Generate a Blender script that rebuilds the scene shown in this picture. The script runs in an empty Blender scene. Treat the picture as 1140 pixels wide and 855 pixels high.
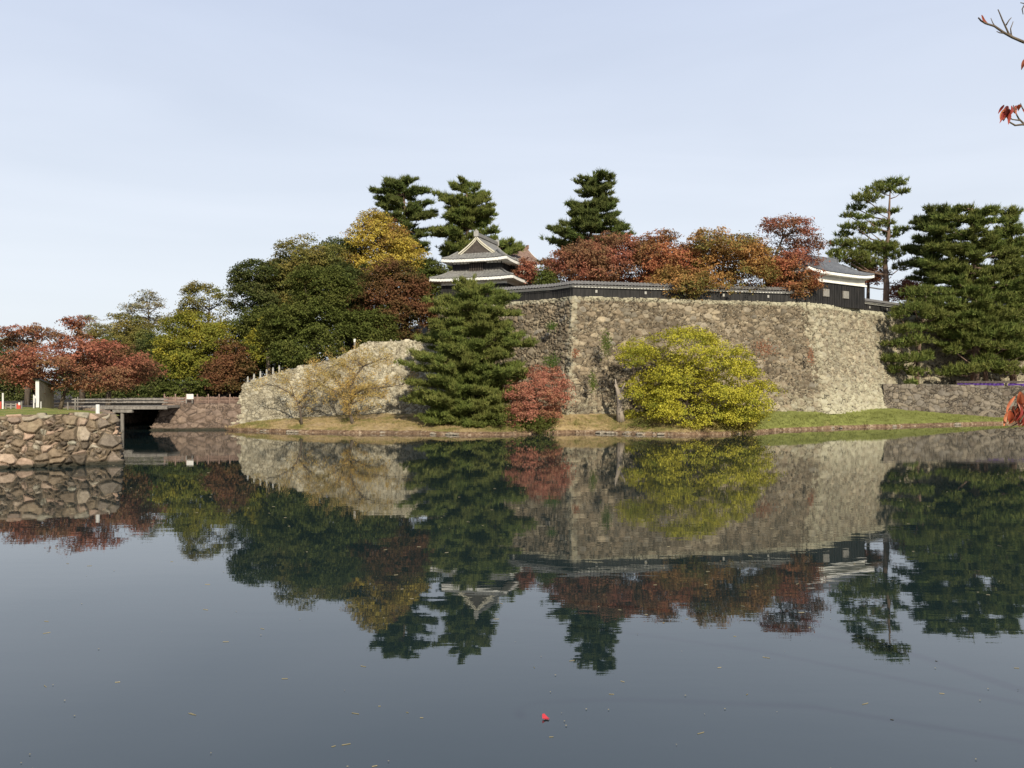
import bpy, math, random
import numpy as np
from mathutils import Vector
R = math.radians
F = 912.0; HOR = 427.5; HC = 4.2
scene = bpy.context.scene
# ------------------------------------------------------------------ camera, world, sun, exposure
cam = bpy.data.cameras.new('camera'); camo = bpy.data.objects.new('camera', cam)
scene.collection.objects.link(camo); scene.camera = camo
camo.location = (0, 0, HC); camo.rotation_euler = (R(90), 0, 0)
cam.sensor_width = 36; cam.lens = 36 * F / 1140; cam.clip_start = 0.05; cam.clip_end = 6000
SUN_EL, SUN_AZ = 30.0, 162.0
w = bpy.data.worlds.new('World'); scene.world = w; w.use_nodes = True
nt = w.node_tree; bg = nt.nodes['Background']
sky = nt.nodes.new('ShaderNodeTexSky'); sky.sky_type = 'NISHITA'; sky.sun_disc = False
sky.sun_elevation = R(SUN_EL); sky.sun_rotation = R(SUN_AZ); sky.air_density = 1.0; sky.dust_density = 2.5; sky.ozone_density = 1.2
tc = nt.nodes.new('ShaderNodeTexCoord'); mp = nt.nodes.new('ShaderNodeMapping'); mp.inputs['Scale'].default_value = (1.0, 2.0, 6.0)
nz = nt.nodes.new('ShaderNodeTexNoise'); nz.inputs['Scale'].default_value = 1.3; nz.inputs['Detail'].default_value = 5; nz.inputs['Distortion'].default_value = .6
mr = nt.nodes.new('ShaderNodeMapRange'); mr.inputs['From Min'].default_value = .3; mr.inputs['From Max'].default_value = .75
mr.inputs['To Min'].default_value = .80; mr.inputs['To Max'].default_value = .97
mx = nt.nodes.new('ShaderNodeMix'); mx.data_type = 'RGBA'; mx.inputs['B'].default_value = (7.0, 7.5, 8.6, 1)
L = nt.links.new
sz = nt.nodes.new('ShaderNodeSeparateXYZ'); vr = nt.nodes.new('ShaderNodeValToRGB'); e_ = vr.color_ramp.elements
e_[0].position = .0; e_[0].color = (.88,.93,.97,1); e_[1].position = .47; e_[1].color = (.60,.68,.86,1); e3 = e_.new(.9); e3.color = (.16,.24,.42,1)
vm = nt.nodes.new('ShaderNodeVectorMath'); vm.operation = 'SCALE'; vm.inputs['Scale'].default_value = 11.9
L(tc.outputs['Generated'], mp.inputs['Vector']); L(mp.outputs[0], nz.inputs['Vector']); L(nz.outputs['Fac'], mr.inputs['Value'])
L(tc.outputs['Generated'], sz.inputs[0]); L(sz.outputs[2], vr.inputs[0]); L(vr.outputs[0], vm.inputs[0]); L(vm.outputs[0], mx.inputs['B']); L(mr.outputs[0], mx.inputs['Factor']); L(sky.outputs[0], mx.inputs['A']); L(mx.outputs['Result'], bg.inputs['Color'])
bg.inputs['Strength'].default_value = 0.085
sl = bpy.data.lights.new('sun', 'SUN'); so = bpy.data.objects.new('sun', sl); scene.collection.objects.link(so)
sl.energy = 5.0; sl.angle = R(0.6); sl.color = (1.0, 0.92, 0.76)
sd = Vector((math.sin(R(SUN_AZ)) * math.cos(R(SUN_EL)), math.cos(R(SUN_AZ)) * math.cos(R(SUN_EL)), math.sin(R(SUN_EL))))
so.rotation_euler = sd.to_track_quat('Z', 'Y').to_euler(); so.location = (30, -60, 60)
vs = scene.view_settings; vs.view_transform = 'Standard'; vs.look = 'None'; vs.gamma = 1; vs.exposure = 0.1
scene.cycles.max_bounces = 5; scene.cycles.diffuse_bounces = 2; scene.cycles.glossy_bounces = 3
scene.cycles.transmission_bounces = 3; scene.cycles.use_denoising = True

# ------------------------------------------------------------------ helpers
def at(px, py, Y): return Vector(((px - 570) / F * Y, Y, HC + (HOR - py) / F * Y))
def X(px, Y): return (px - 570) / F * Y
def Zp(py, Y): return HC + (HOR - py) / F * Y
def shoreY(py): return F * HC / (py - HOR)

def tag(o, label=None, cat=None, group=None, kind=None):
    if label: o['label'] = label
    if cat: o['category'] = cat
    if group: o['group'] = group
    if kind: o['kind'] = kind
    return o
def empty(name, loc, label, cat, group=None, rz=0):
    o = bpy.data.objects.new(name, None); scene.collection.objects.link(o)
    o.location = loc; o.rotation_euler = (0, 0, rz); o.empty_display_size = .3
    return tag(o, label, cat, group)
def link(name, me, mat, parent=None, smooth=False):
    o = bpy.data.objects.new(name, me); scene.collection.objects.link(o)
    if mat: me.materials.append(mat)
    if parent: o.parent = parent
    if smooth: me.polygons.foreach_set('use_smooth', [True] * len(me.polygons))
    return o
def mesh_uniform(name, V, Fc):
    """V (n,3), Fc (m,k)"""
    me = bpy.data.meshes.new(name); V = np.asarray(V, np.float32); Fc = np.asarray(Fc, np.int32)
    m, k = Fc.shape
    me.vertices.add(len(V)); me.vertices.foreach_set('co', V.ravel())
    me.loops.add(m * k); me.loops.foreach_set('vertex_index', Fc.ravel())
    me.polygons.add(m); me.polygons.foreach_set('loop_start', np.arange(m, dtype=np.int32) * k)
    me.update(calc_edges=True); return me
class MB:
    def __init__(s): s.V = []; s.F = []
    def quadpts(s, *P):
        n = len(s.V); s.V += [tuple(p) for p in P]; s.F.append(tuple(range(n, n + len(P)))); return s
    def box(s, c, sx, sy, sz, rz=0):
        n = len(s.V); ca, sa = math.cos(rz), math.sin(rz)
        for dx, dy, dz in ((-1,-1,-1),(1,-1,-1),(1,1,-1),(-1,1,-1),(-1,-1,1),(1,-1,1),(1,1,1),(-1,1,1)):
            x, y, z = dx*sx/2, dy*sy/2, dz*sz/2
            s.V.append((c[0]+x*ca-y*sa, c[1]+x*sa+y*ca, c[2]+z))
        s.F += [tuple(n+i for i in f) for f in ((0,3,2,1),(4,5,6,7),(0,1,5,4),(1,2,6,5),(2,3,7,6),(3,0,4,7))]
        return s
    def beam(s, a, b, w, h):
        """box between points a and b (w horizontal, h vertical)"""
        a = Vector(a); b = Vector(b); d = (b - a).normalized()
        side = d.cross(Vector((0,0,1)))
        if side.length < 1e-3: side = Vector((1,0,0))
        side.normalize(); up = side.cross(d).normalized()
        n = len(s.V)
        for p in (a, b):
            for u, v in ((-1,-1),(1,-1),(1,1),(-1,1)): s.V.append(tuple(p + side*u*w/2 + up*v*h/2))
        s.F += [tuple(n+i for i in f) for f in ((3,2,1,0),(4,5,6,7),(0,1,5,4),(1,2,6,5),(2,3,7,6),(3,0,4,7))]
        return s
    def tube(s, pts, rad, k=6):
        pts = [Vector(p) for p in pts]; n0 = len(s.V)
        for i, p in enumerate(pts):
            d = (pts[min(i+1, len(pts)-1)] - pts[max(i-1, 0)]).normalized()
            a = d.cross(Vector((0.13, 0.97, 0.2))).normalized(); b = d.cross(a)
            for j in range(k):
                t = 2*math.pi*j/k; s.V.append(tuple(p + (a*math.cos(t) + b*math.sin(t))*rad[i]))
        for i in range(len(pts)-1):
            for j in range(k):
                s.F.append((n0+i*k+j, n0+i*k+(j+1)%k, n0+(i+1)*k+(j+1)%k, n0+(i+1)*k+j))
        s.F.append(tuple(n0+j for j in range(k))[::-1]); s.F.append(tuple(n0+(len(pts)-1)*k+j for j in range(k)))
        return s
    def grid(s, P):
        """P[i][j] points"""
        n0 = len(s.V); a = len(P); b = len(P[0])
        for row in P: s.V += [tuple(p) for p in row]
        for i in range(a-1):
            for j in range(b-1): s.F.append((n0+i*b+j, n0+i*b+j+1, n0+(i+1)*b+j+1, n0+(i+1)*b+j))
        return s
    def build(s, name, mat, parent=None, smooth=False, local=False):
        V = s.V
        if parent is not None and not local:
            l = parent.location; V = [(v[0]-l[0], v[1]-l[1], v[2]-l[2]) for v in V]
        me = bpy.data.meshes.new(name); me.from_pydata(V, [], s.F); me.update()
        return link(name, me, mat, parent, smooth)

# ------------------------------------------------------------------ materials
def newmat(name):
    m = bpy.data.materials.new(name); m.use_nodes = True
    n = m.node_tree; b = n.nodes['Principled BSDF']; return m, n, b
def N(n, t, **kw):
    x = n.nodes.new(t)
    for k, v in kw.items():
        if k in x.inputs: x.inputs[k].default_value = v
        else: setattr(x, k, v)
    return x
def ramp(n, src, stops, interp='LINEAR'):
    r = n.nodes.new('ShaderNodeValToRGB'); e = r.color_ramp.elements; r.color_ramp.interpolation = interp
    while len(e) < len(stops): e.new(.5)
    for i, (p, c) in enumerate(stops): e[i].position = p; e[i].color = (*c, 1)
    n.links.new(src, r.inputs[0]); return r.outputs[0]
def mul(n, a, b, f=1.0):
    x = n.nodes.new('ShaderNodeMix'); x.data_type = 'RGBA'; x.blend_type = 'MULTIPLY'; x.inputs['Factor'].default_value = f
    n.links.new(a, x.inputs['A']); n.links.new(b, x.inputs['B']); return x.outputs['Result']
def mixc(n, f, a, b):
    x = n.nodes.new('ShaderNodeMix'); x.data_type = 'RGBA'
    for s, v in (('Factor', f), ('A', a), ('B', b)):
        if isinstance(v, tuple): x.inputs[s].default_value = (*v, 1)
        elif isinstance(v, float): x.inputs[s].default_value = v
        else: n.links.new(v, x.inputs[s])
    return x.outputs['Result']
def objnoise(n, scale, detail=4, rough=.55, stretch=None):
    t = n.nodes.new('ShaderNodeTexCoord'); z = n.nodes.new('ShaderNodeTexNoise')
    z.inputs['Scale'].default_value = scale; z.inputs['Detail'].default_value = detail; z.inputs['Roughness'].default_value = rough
    if stretch:
        m = n.nodes.new('ShaderNodeMapping'); m.inputs['Scale'].default_value = stretch
        n.links.new(t.outputs['Object'], m.inputs[0]); n.links.new(m.outputs[0], z.inputs['Vector'])
    else: n.links.new(t.outputs['Object'], z.inputs['Vector'])
    return z.outputs['Fac']
def bump(n, b, src, dist=.02, st=1.0):
    x = n.nodes.new('ShaderNodeBump'); x.inputs['Distance'].default_value = dist; x.inputs['Strength'].default_value = st
    n.links.new(src, x.inputs['Height']); n.links.new(x.outputs[0], b.inputs['Normal'])
def simple(name, c1, c2, scale=3, rough=.8, bd=.01, stretch=None, detail=5):
    m, n, b = newmat(name); f = objnoise(n, scale, detail, stretch=stretch)
    n.links.new(ramp(n, f, [(.3, c1), (.7, c2)]), b.inputs['Base Color']); b.inputs['Roughness'].default_value = rough
    b.inputs['Specular IOR Level'].default_value = .25
    if bd: bump(n, b, f, bd)
    return m
def leafmat(name, A, B, scale=.35, lo=.42, hi=.58, trans=.28):
    """palette A and palette B (lists of colours) in patches; every leaf has its own tone"""
    m, n, b = newmat(name); n.nodes.remove(b)
    g = n.nodes.new('ShaderNodeNewGeometry')
    ca = ramp(n, g.outputs['Random Per Island'], [(i/max(1, len(A)-1), c) for i, c in enumerate(A)])
    cb = ramp(n, g.outputs['Random Per Island'], [(i/max(1, len(B)-1), c) for i, c in enumerate(B)])
    f = ramp(n, objnoise(n, scale, 3), [(lo, (0,0,0)), (hi, (1,1,1))])
    c = mixc(n, f, ca, cb)
    d = n.nodes.new('ShaderNodeBsdfDiffuse'); t = n.nodes.new('ShaderNodeBsdfTranslucent'); ms = n.nodes.new('ShaderNodeMixShader')
    ms.inputs[0].default_value = trans; n.links.new(c, d.inputs[0]); n.links.new(c, t.inputs[0])
    n.links.new(d.outputs[0], ms.inputs[1]); n.links.new(t.outputs[0], ms.inputs[2])
    n.links.new(ms.outputs[0], n.nodes['Material Output'].inputs[0]); return m
def stonemat(name, cols, lichen, joint, mott=2.5, bd=.03, jr=.55):
    m, n, b = newmat(name)
    a = n.nodes.new('ShaderNodeAttribute'); a.attribute_name = 'stone'
    s = n.nodes.new('ShaderNodeSeparateColor'); n.links.new(a.outputs['Color'], s.inputs[0])
    c = ramp(n, s.outputs[0], [(i/(len(cols)-1), k) for i, k in enumerate(cols)])
    f1 = objnoise(n, mott, 6, .65); f2 = objnoise(n, .35, 4, .6)
    c = mul(n, c, ramp(n, f1, [(.25, (.55,.53,.5)), (.7, (1.35,1.33,1.28))]))
    c = mul(n, c, ramp(n, f2, [(.35, (.8,.78,.76)), (.65, (1.15,1.13,1.1))]))
    f3 = objnoise(n, 1.6, 6, .7)
    ad = N(n, 'ShaderNodeMath', operation='ADD'); n.links.new(f3, ad.inputs[0]); n.links.new(s.outputs[2], ad.inputs[1])
    lf = ramp(n, ad.outputs[0], [(.62, (0,0,0)), (1.0, (1,1,1))])
    c = mixc(n, lf, c, lichen)
    c = mixc(n, ramp(n, s.outputs[1], [(.0, (1,1,1)), (jr, (0,0,0))]), c, joint)
    gp = n.nodes.new('ShaderNodeNewGeometry'); sp = n.nodes.new('ShaderNodeSeparateXYZ'); n.links.new(gp.outputs['Position'], sp.inputs[0])
    am = N(n, 'ShaderNodeMath', operation='MULTIPLY_ADD'); n.links.new(f1, am.inputs[0]); am.inputs[1].default_value = -.25; n.links.new(sp.outputs[2], am.inputs[2])
    c = mixc(n, ramp(n, am.outputs[0], [(.0, (1,1,1)), (.12, (0,0,0))]), c, (.035,.032,.022))
    n.links.new(c, b.inputs['Base Color']); b.inputs['Roughness'].default_value = .9; b.inputs['Specular IOR Level'].default_value = .2
    bump(n, b, f1, bd); return m

M = {}
M['bark'] = simple('bark', (.06,.045,.033), (.17,.135,.10), 6, .9, .03, (1,1,.25))
M['pinebark'] = simple('pine_bark', (.09,.06,.045), (.24,.16,.115), 5, .9, .04, (1,1,.4))
M['deadbark'] = simple('dead_bark', (.17,.14,.11), (.36,.30,.235), 4, .9, .04, (1,1,.3))
M['tile_l'] = simple('tile_light', (.12,.115,.107), (.25,.24,.22), 4, .6, .01)
M['tile_m'] = simple('tile_mid', (.10,.095,.09), (.20,.19,.178), 4, .6, .01)
M['tile_d'] = simple('tile_dark', (.085,.09,.10), (.16,.165,.175), 4, .55, .01)
M['tile_r'] = simple('tile_brown', (.16,.10,.075), (.30,.20,.15), 3, .6, .01)
M['white'] = simple('plaster_white', (.68,.66,.60), (.80,.78,.73), 1.2, .85, .003)
M['cream'] = simple('plaster_cream', (.55,.50,.38), (.68,.63,.50), 1.2, .85, .003)
M['black'] = simple('boards_black', (.010,.010,.010), (.035,.032,.030), 6, .75, .004, (1,1,.12))
M['deepblack'] = simple('void_black', (.004,.004,.004), (.008,.008,.008), 1, .9, 0)
M['wood'] = simple('wood_weathered', (.12,.105,.09), (.27,.245,.21), 5, .85, .005, (1,1,.4))
M['wooddark'] = simple('wood_dark', (.05,.04,.035), (.11,.09,.075), 5, .85, .005)
M['picket'] = simple('wood_picket', (.16,.10,.075), (.33,.23,.18), 4, .85, .005)
M['postwhite'] = simple('post_white', (.55,.53,.48), (.75,.72,.66), 4, .8, .003)
M['postred'] = simple('post_red', (.45,.07,.04), (.55,.10,.06), 4, .7, 0)
M['stonegrey'] = simple('stone_grey', (.28,.27,.24), (.42,.40,.36), 5, .9, .01)
M['purple'] = simple('cloth_purple', (.06,.025,.15), (.09,.04,.21), 2, .8, .01)
M['wallclay'] = simple('clay_wall', (.26,.22,.16), (.42,.36,.26), 1.5, .9, .01)
M['soil'] = simple('soil_dark', (.03,.025,.018), (.07,.055,.04), .8, .95, .05)
M['dirt'] = simple('dirt', (.16,.11,.07), (.34,.25,.17), 2, .95, .03)
M['shorestone'] = simple('shore_stone', (.14,.11,.08), (.38,.33,.25), 5, .9, .02)
# --- leaves
LM = {}
LM['red'] = leafmat('leaf_red', [(.19,.07,.045),(.34,.125,.08),(.43,.18,.11)], [(.14,.08,.045),(.26,.13,.07),(.24,.16,.075)])
LM['redorange'] = leafmat('leaf_red_orange', [(0.312,0.104,0.058),(0.468,0.169,0.091),(0.442,0.221,0.098)], [(0.169,0.117,0.046),(0.338,0.156,0.072),(0.247,0.182,0.065)])
LM['orange'] = leafmat('leaf_orange', [(0.338,0.175,0.062),(0.475,0.237,0.088),(0.413,0.263,0.088)], [(0.150,0.150,0.044),(0.225,0.200,0.062),(0.350,0.163,0.069)])
LM['brownred'] = leafmat('leaf_brown_red', [(0.127,0.057,0.034),(0.218,0.098,0.052),(0.172,0.103,0.046)], [(0.075,0.075,0.025),(0.115,0.098,0.034),(0.161,0.081,0.040)], .3)
LM['pink'] = leafmat('leaf_pink_red', [(.36,.13,.09),(.47,.20,.135),(.42,.22,.13)], [(.33,.14,.085),(.30,.17,.09),(.20,.16,.06)], .5, .5, .7)
LM['green'] = leafmat('leaf_green', [(.055,.070,.018),(.100,.122,.030),(.145,.160,.045)], [(.065,.075,.02),(.115,.130,.032),(.155,.155,.045)])
LM['darkgreen'] = leafmat('leaf_dark_green', [(0.039,0.058,0.018),(0.078,0.098,0.029),(0.117,0.130,0.046)], [(0.058,0.068,0.023),(0.098,0.111,0.036),(0.143,0.137,0.052)])
LM['olive'] = leafmat('leaf_olive', [(0.091,0.111,0.029),(0.156,0.163,0.046),(0.221,0.208,0.065)], [(0.208,0.169,0.046),(0.286,0.234,0.065),(0.156,0.117,0.052)])
LM['yelgreen'] = leafmat('leaf_yellow_green', [(.30,.28,.03),(.48,.43,.05),(.56,.50,.08)], [(.16,.19,.035),(.31,.31,.04),(.44,.39,.06)], .5, .48, .62)
LM['yellow'] = leafmat('leaf_yellow', [(.46,.35,.06),(.58,.44,.08),(.40,.33,.08)], [(.20,.19,.05),(.34,.18,.06),(.22,.13,.05)], .45, .48, .62)
LM['oliveyel'] = leafmat('leaf_olive_yellow', [(0.132,0.156,0.030),(0.216,0.216,0.036),(0.264,0.240,0.048)], [(0.312,0.288,0.036),(0.408,0.336,0.048),(0.240,0.228,0.048)], .35, .5, .6)
LM['pale'] = leafmat('leaf_pale', [(0.240,0.228,0.120),(0.324,0.288,0.168),(0.216,0.156,0.108)], [(0.144,0.168,0.072),(0.240,0.228,0.108),(0.300,0.216,0.144)])
LM['gold'] = leafmat('leaf_gold', [(.48,.34,.09),(.55,.40,.13),(.52,.28,.08)], [(.50,.40,.16),(.42,.34,.12),(.5,.33,.1)], .4)
LM['pine'] = leafmat('needles', [(0.069,0.098,0.028),(0.132,0.172,0.044),(0.207,0.230,0.063)], [(0.092,0.109,0.029),(0.161,0.178,0.046),(0.218,0.218,0.069)], .4, trans=.2)
LM['pinelight'] = leafmat('needles_light', [(.075,.102,.028),(.145,.178,.045),(.21,.235,.06)], [(.095,.115,.032),(.17,.185,.05),(.23,.225,.065)], .4, trans=.2)
LM['pinedark'] = leafmat('needles_dark', [(0.052,0.078,0.025),(0.098,0.132,0.038),(0.149,0.172,0.052)], [(0.063,0.081,0.025),(0.115,0.132,0.040),(0.161,0.167,0.057)], .4, trans=.15)
LM['ivy'] = leafmat('ivy_green', [(.045,.08,.02),(.09,.12,.03)], [(.06,.09,.025),(.14,.15,.04)])
LM['ivyred'] = leafmat('ivy_orange', [(.24,.11,.06),(.32,.15,.09)], [(.20,.12,.07),(.27,.15,.09)])
# --- stones
M['st_main'] = stonemat('stone_main', [(.085,.07,.052),(.17,.14,.10),(.23,.185,.13),(.13,.115,.09),(.31,.26,.185),(.18,.165,.14)], (.40,.37,.26), (.022,.018,.013))
M['st_terrace'] = stonemat('stone_terrace', [(.25,.23,.175),(.37,.34,.26),(.31,.285,.22),(.43,.40,.31)], (.44,.42,.33), (.10,.085,.06))
M['st_near'] = stonemat('stone_near', [(.085,.07,.055),(.16,.125,.09),(.22,.17,.12),(.14,.12,.10),(.36,.26,.20),(.28,.27,.22)], (.34,.28,.18), (.06,.048,.033), 3.5, .04, .22)
M['st_abut'] = stonemat('stone_abutment', [(.13,.095,.075),(.20,.15,.12),(.17,.13,.11),(.25,.19,.15)], (.30,.25,.19), (.06,.045,.035))
M['st_low'] = stonemat('stone_low', [(.12,.10,.08),(.18,.155,.12),(.15,.135,.115),(.21,.18,.14)], (.30,.27,.20), (.022,.018,.014))

# ------------------------------------------------------------------ stone walls
def hsh(i, j, s):
    v = np.sin(i*127.1 + j*311.7 + s*74.7) * 43758.5453
    return v - np.floor(v)
def voronoi(U, V, cell, aspect, seed, wvar):
    u = U/(cell*aspect); v = V/cell
    v = v + .25*np.sin(u*.9 + seed) ; gi = np.floor(u); gj = np.floor(v)
    d1 = np.full(U.shape, 1e9); d2 = d1.copy(); idr = np.zeros_like(d1); idq = idr.copy(); cx = idr.copy(); cy = idr.copy()
    rr = 2
    for a in range(-rr, rr+1):
        for b in range(-rr, rr+1):
            i = gi+a; j = gj+b
            px = i + .1 + .8*hsh(i, j, seed); py = j + .1 + .8*hsh(i, j, seed+3.3)
            wt = wvar*(hsh(i, j, seed+7.1)**1.5)
            d = (u-px)**2 + (v-py)**2 - wt
            lt = d < d1
            d2 = np.where(lt, d1, np.minimum(d2, d)); d1 = np.where(lt, d, d1)
            idr = np.where(lt, hsh(i, j, seed+11.7), idr); idq = np.where(lt, hsh(i, j, seed+17.3), idq)
            cx = np.where(lt, u-px, cx); cy = np.where(lt, v-py, cy)
    return idr, idq, d2-d1, cx, cy
def stone_wall(name, label, cat, top, base, mat, cell=.5, aspect=1.4, res=.1, depth=.14, seed=1., wvar=.5, curve=1.5, cap=1.2, lichen=None, corners=(), ragged=.06, group=None, rnd_=.3, rough=.05, small=.42, fine=.58):
    top = [Vector(p) for p in top]; base = [Vector(p) for p in base]
    us = [0.]
    for k in range(len(top)-1): us.append(us[-1] + (((top[k+1]-top[k]).length + (base[k+1]-base[k]).length)/2))
    nu = int(us[-1]/res)+1; H = max((t-b).length for t, b in zip(top, base)); nv = int(H/res)+1
    u = np.linspace(0, us[-1], nu)
    # put columns exactly on the corners
    for k in us[1:-1]: u[np.argmin(abs(u-k))] = k
    T = np.array([[np.interp(u, us, [t[c] for t in top])] for c in range(3)])[:,0]; B = np.array([[np.interp(u, us, [t[c] for t in base])] for c in range(3)])[:,0]
    v = np.linspace(0, 1, nv)[:,None]
    h = 1-(1-v)**curve
    Px = B[0]+(T[0]-B[0])*h; Py = B[1]+(T[1]-B[1])*h; Pz = B[2]+(T[2]-B[2])*v
    P = np.stack([Px,Py,Pz], -1)
    du = np.gradient(P, axis=1); dv = np.gradient(P, axis=0)
    n = np.cross(du, dv); n /= (np.linalg.norm(n, axis=2, keepdims=True)+1e-9)
    U = np.broadcast_to(u, Pz.shape); V = (Pz/.96)
    U = U + cell*.10*np.sin(V*5.1/cell*.5+2*np.sin(U*1.7)) ; V = V + cell*.10*np.sin(U*4.3/cell*.5+2*np.sin(V*2.1))
    r1, r2, e, cx, cy = voronoi(U, V, cell*1.25, aspect, seed, wvar)
    q1, q2, e2, cx2, cy2 = voronoi(U, V, cell*fine*(.8 if fine > .9 else 1), 1.2, seed+31.3, .5)
    sm = (r2 > 1-small); fe = np.minimum(e, e2*.5)
    r1 = np.where(sm, q1, r1); r2 = np.where(sm, q2*.8, r2); e = np.where(sm, fe, e); cx = np.where(sm, cx2*.5, cx); cy = np.where(sm, cy2*.5, cy)
    s = np.clip(e/rnd_, 0, 1); s = s*s*(3-2*s)
    tilt = cx*(r1-.5)*.7 + cy*(r2-.62)*.8
    fl = .5*np.sin(U*9.1+3*np.sin(V*7.3))*np.sin(V*8.7+2*np.sin(U*6.1+r1*9))
    d = depth*(s-.5) + depth*.9*(r2-.5)*s + tilt*depth*1.5*s + depth*.25*fl*s
    rng = np.random.default_rng(int(seed*10)); d = d + rng.normal(0, depth*rough, d.shape)
    edge = np.clip(np.minimum(1-v, v)*H/.3, .25, 1); d = d*edge
    P = P + n*d[...,None]
    P[-1,:,2] += ragged*(r1[-1]-.5)*2
    lf = np.zeros_like(Pz)
    if lichen is not None: lf = lichen(U, v*np.ones_like(Pz), P)
    for (uc, wd, amt) in corners:
        wob = wd*(.35+1.3*r1); lf = np.where(abs(U-us[uc]) < wob, np.maximum(lf, amt), lf)
    # faces
    Vt = P.reshape(-1,3); idx = np.arange(nu*nv).reshape(nv, nu)
    Q = np.stack([idx[:-1,:-1], idx[:-1,1:], idx[1:,1:], idx[1:,:-1]], -1).reshape(-1,4)
    # cap running back into the ground behind
    back = P[-1] - np.where(True, 1, 1)*np.stack([n[-2,:,0], n[-2,:,1], 0*n[-2,:,2]], -1)*cap; back[:,2] = P[-1,:,2]-.03
    back2 = back.copy(); back2[:,2] -= 1.5
    n0 = len(Vt); Vt = np.concatenate([Vt, back, back2]); tb = idx[-1]
    bi = n0+np.arange(nu); bi2 = bi+nu
    Q = np.concatenate([Q, np.stack([tb[:-1], tb[1:], bi[1:], bi[:-1]], -1), np.stack([bi[:-1], bi[1:], bi2[1:], bi2[:-1]], -1)])
    me = mesh_uniform(name, Vt, Q)
    at_ = me.color_attributes.new('stone', 'FLOAT_COLOR', 'POINT')
    c = np.ones((len(Vt), 4), np.float32); k = n0
    c[:k,0] = r1.ravel(); c[:k,1] = s.ravel(); c[:k,2] = lf.ravel()
    c[k:,0] = .5; c[k:,1] = 1; c[k:,2] = 0
    at_.data.foreach_set('color', c.ravel())
    o = link(name, me, mat); return tag(o, label, cat, group)

def offs(p, n, b, z): return Vector((p[0]+n[0]*b, p[1]+n[1]*b, z))
ZT = 12.3
Fp = (-8.7,86.4); E2 = (-2.2,81.6); E1 = (4.1,77.8); A = (5.58,76.0); Bc = (29.8,81.6); C = (46.8,97.0); D = (75.0,99.5); D2=(95,112)
Fb = (-10.4,84.0); E2b = (-3.9,79.0); E1b = (2.9,75.0); Ab = (4.9,72.9); Bb = (31.1,79.0); Cb = (47.9,93.8); Db = (76,96.0); D2b=(97,109)
def v3(p, z): return Vector((p[0], p[1], z))
top = [v3((-7.5,100), ZT), v3(Fp, ZT), v3(E2, ZT), v3(E1, ZT), v3(A, ZT+.05), v3(Bc, ZT), v3(C, ZT), v3(D, ZT), v3(D2, ZT)]
base = [v3((-10.5,100), 1.2), v3(Fb, 1.2), v3(E2b, 1.2), v3(E1b, 1.3), v3(Ab, 1.3), v3(Bb, 1.3), v3(Cb, 1.2), v3(Db, 1.2), v3(D2b, 1.2)]
def lich_main(U, v, P):
    x = P[...,0]; l = np.zeros_like(x)
    l += np.clip(.42-v*1.1, 0, .4)*.55                        # pale lichen near the foot
    l += np.where(x > 29.9, .24, 0.)                           # the face right of the second corner is paler
    l += np.clip((x-20)/12, 0, 1)*.10*(x < 29.9)
    l += np.clip((v-.955)*20, 0, .35)                        # dusty top course
    return l
stone_wall('castle_wall', 'high battered castle wall of brown rubble stone under the black parapet', 'castle wall', top, base, M['st_main'],
           cell=.27, aspect=1.5, res=.07, depth=.20, seed=2.3, wvar=.9, rnd_=.26, rough=.12, curve=1.45, cap=1.5, lichen=lich_main, corners=((4,.5,.25),(5,.85,.30)))
# terrace wall on the left
tt = [(270,428,77.0),(285,422,77.1),(300,417.5,77.2),(315,413,77.3),(345,405,77.5),(375,399,77.7),(393,389,77.8),(409,380,77.9),(440,379,78.1)]
ttop = [Vector((-24.2,96,3.8))] + [at(*t) for t in tt] + [Vector((-2.6,79.6,8.6))]
tb_ = [Vector((-25.9,96,0.0)), Vector((-26.2,75.3,.1))]
for t in tt[1:]:
    p = at(*t); tb_.append(Vector((p.x, 75.3 + (t[0]-270)*.004 - .0*p.z, .5)))
tb_.append(Vector((-2.9,76.6,1.2)))
stone_wall('terrace_wall', 'pale sunlit sloping stone wall left of the big waterside pine', 'stone wall', ttop, tb_, M['st_terrace'],
           cell=.22, aspect=1.4, res=.06, depth=.14, rough=.16, seed=5.1, wvar=.5, curve=1.3, cap=.8, lichen=lambda U, v, P: .12 + 0*v, ragged=.12)
# low wall by the bridge (left middle)
lt = [Vector((-29,92,2.5)), at(181,448.6,75.0), at(225,449,75.6), at(268,450,76.2)]
lb = [Vector((-32.6,92,-.3)), Vector((X(164,74.2),74.2,-.3)), Vector((X(215,74.6),74.6,-.3)), Vector((X(270,75.2),75.2,-.3))]
lt[0].x = -31.0; lb[0].x = -33.0; lt[1].x = X(181,75)
stone_wall('abutment_wall', 'low brown stone wall below the picket fence right of the bridge', 'stone wall', lt, lb, M['st_abut'],
           cell=.34, aspect=1.4, res=.07, depth=.17, rough=.12, seed=7.7, wvar=.8, curve=1.1, cap=1.0, ragged=.05)
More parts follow.
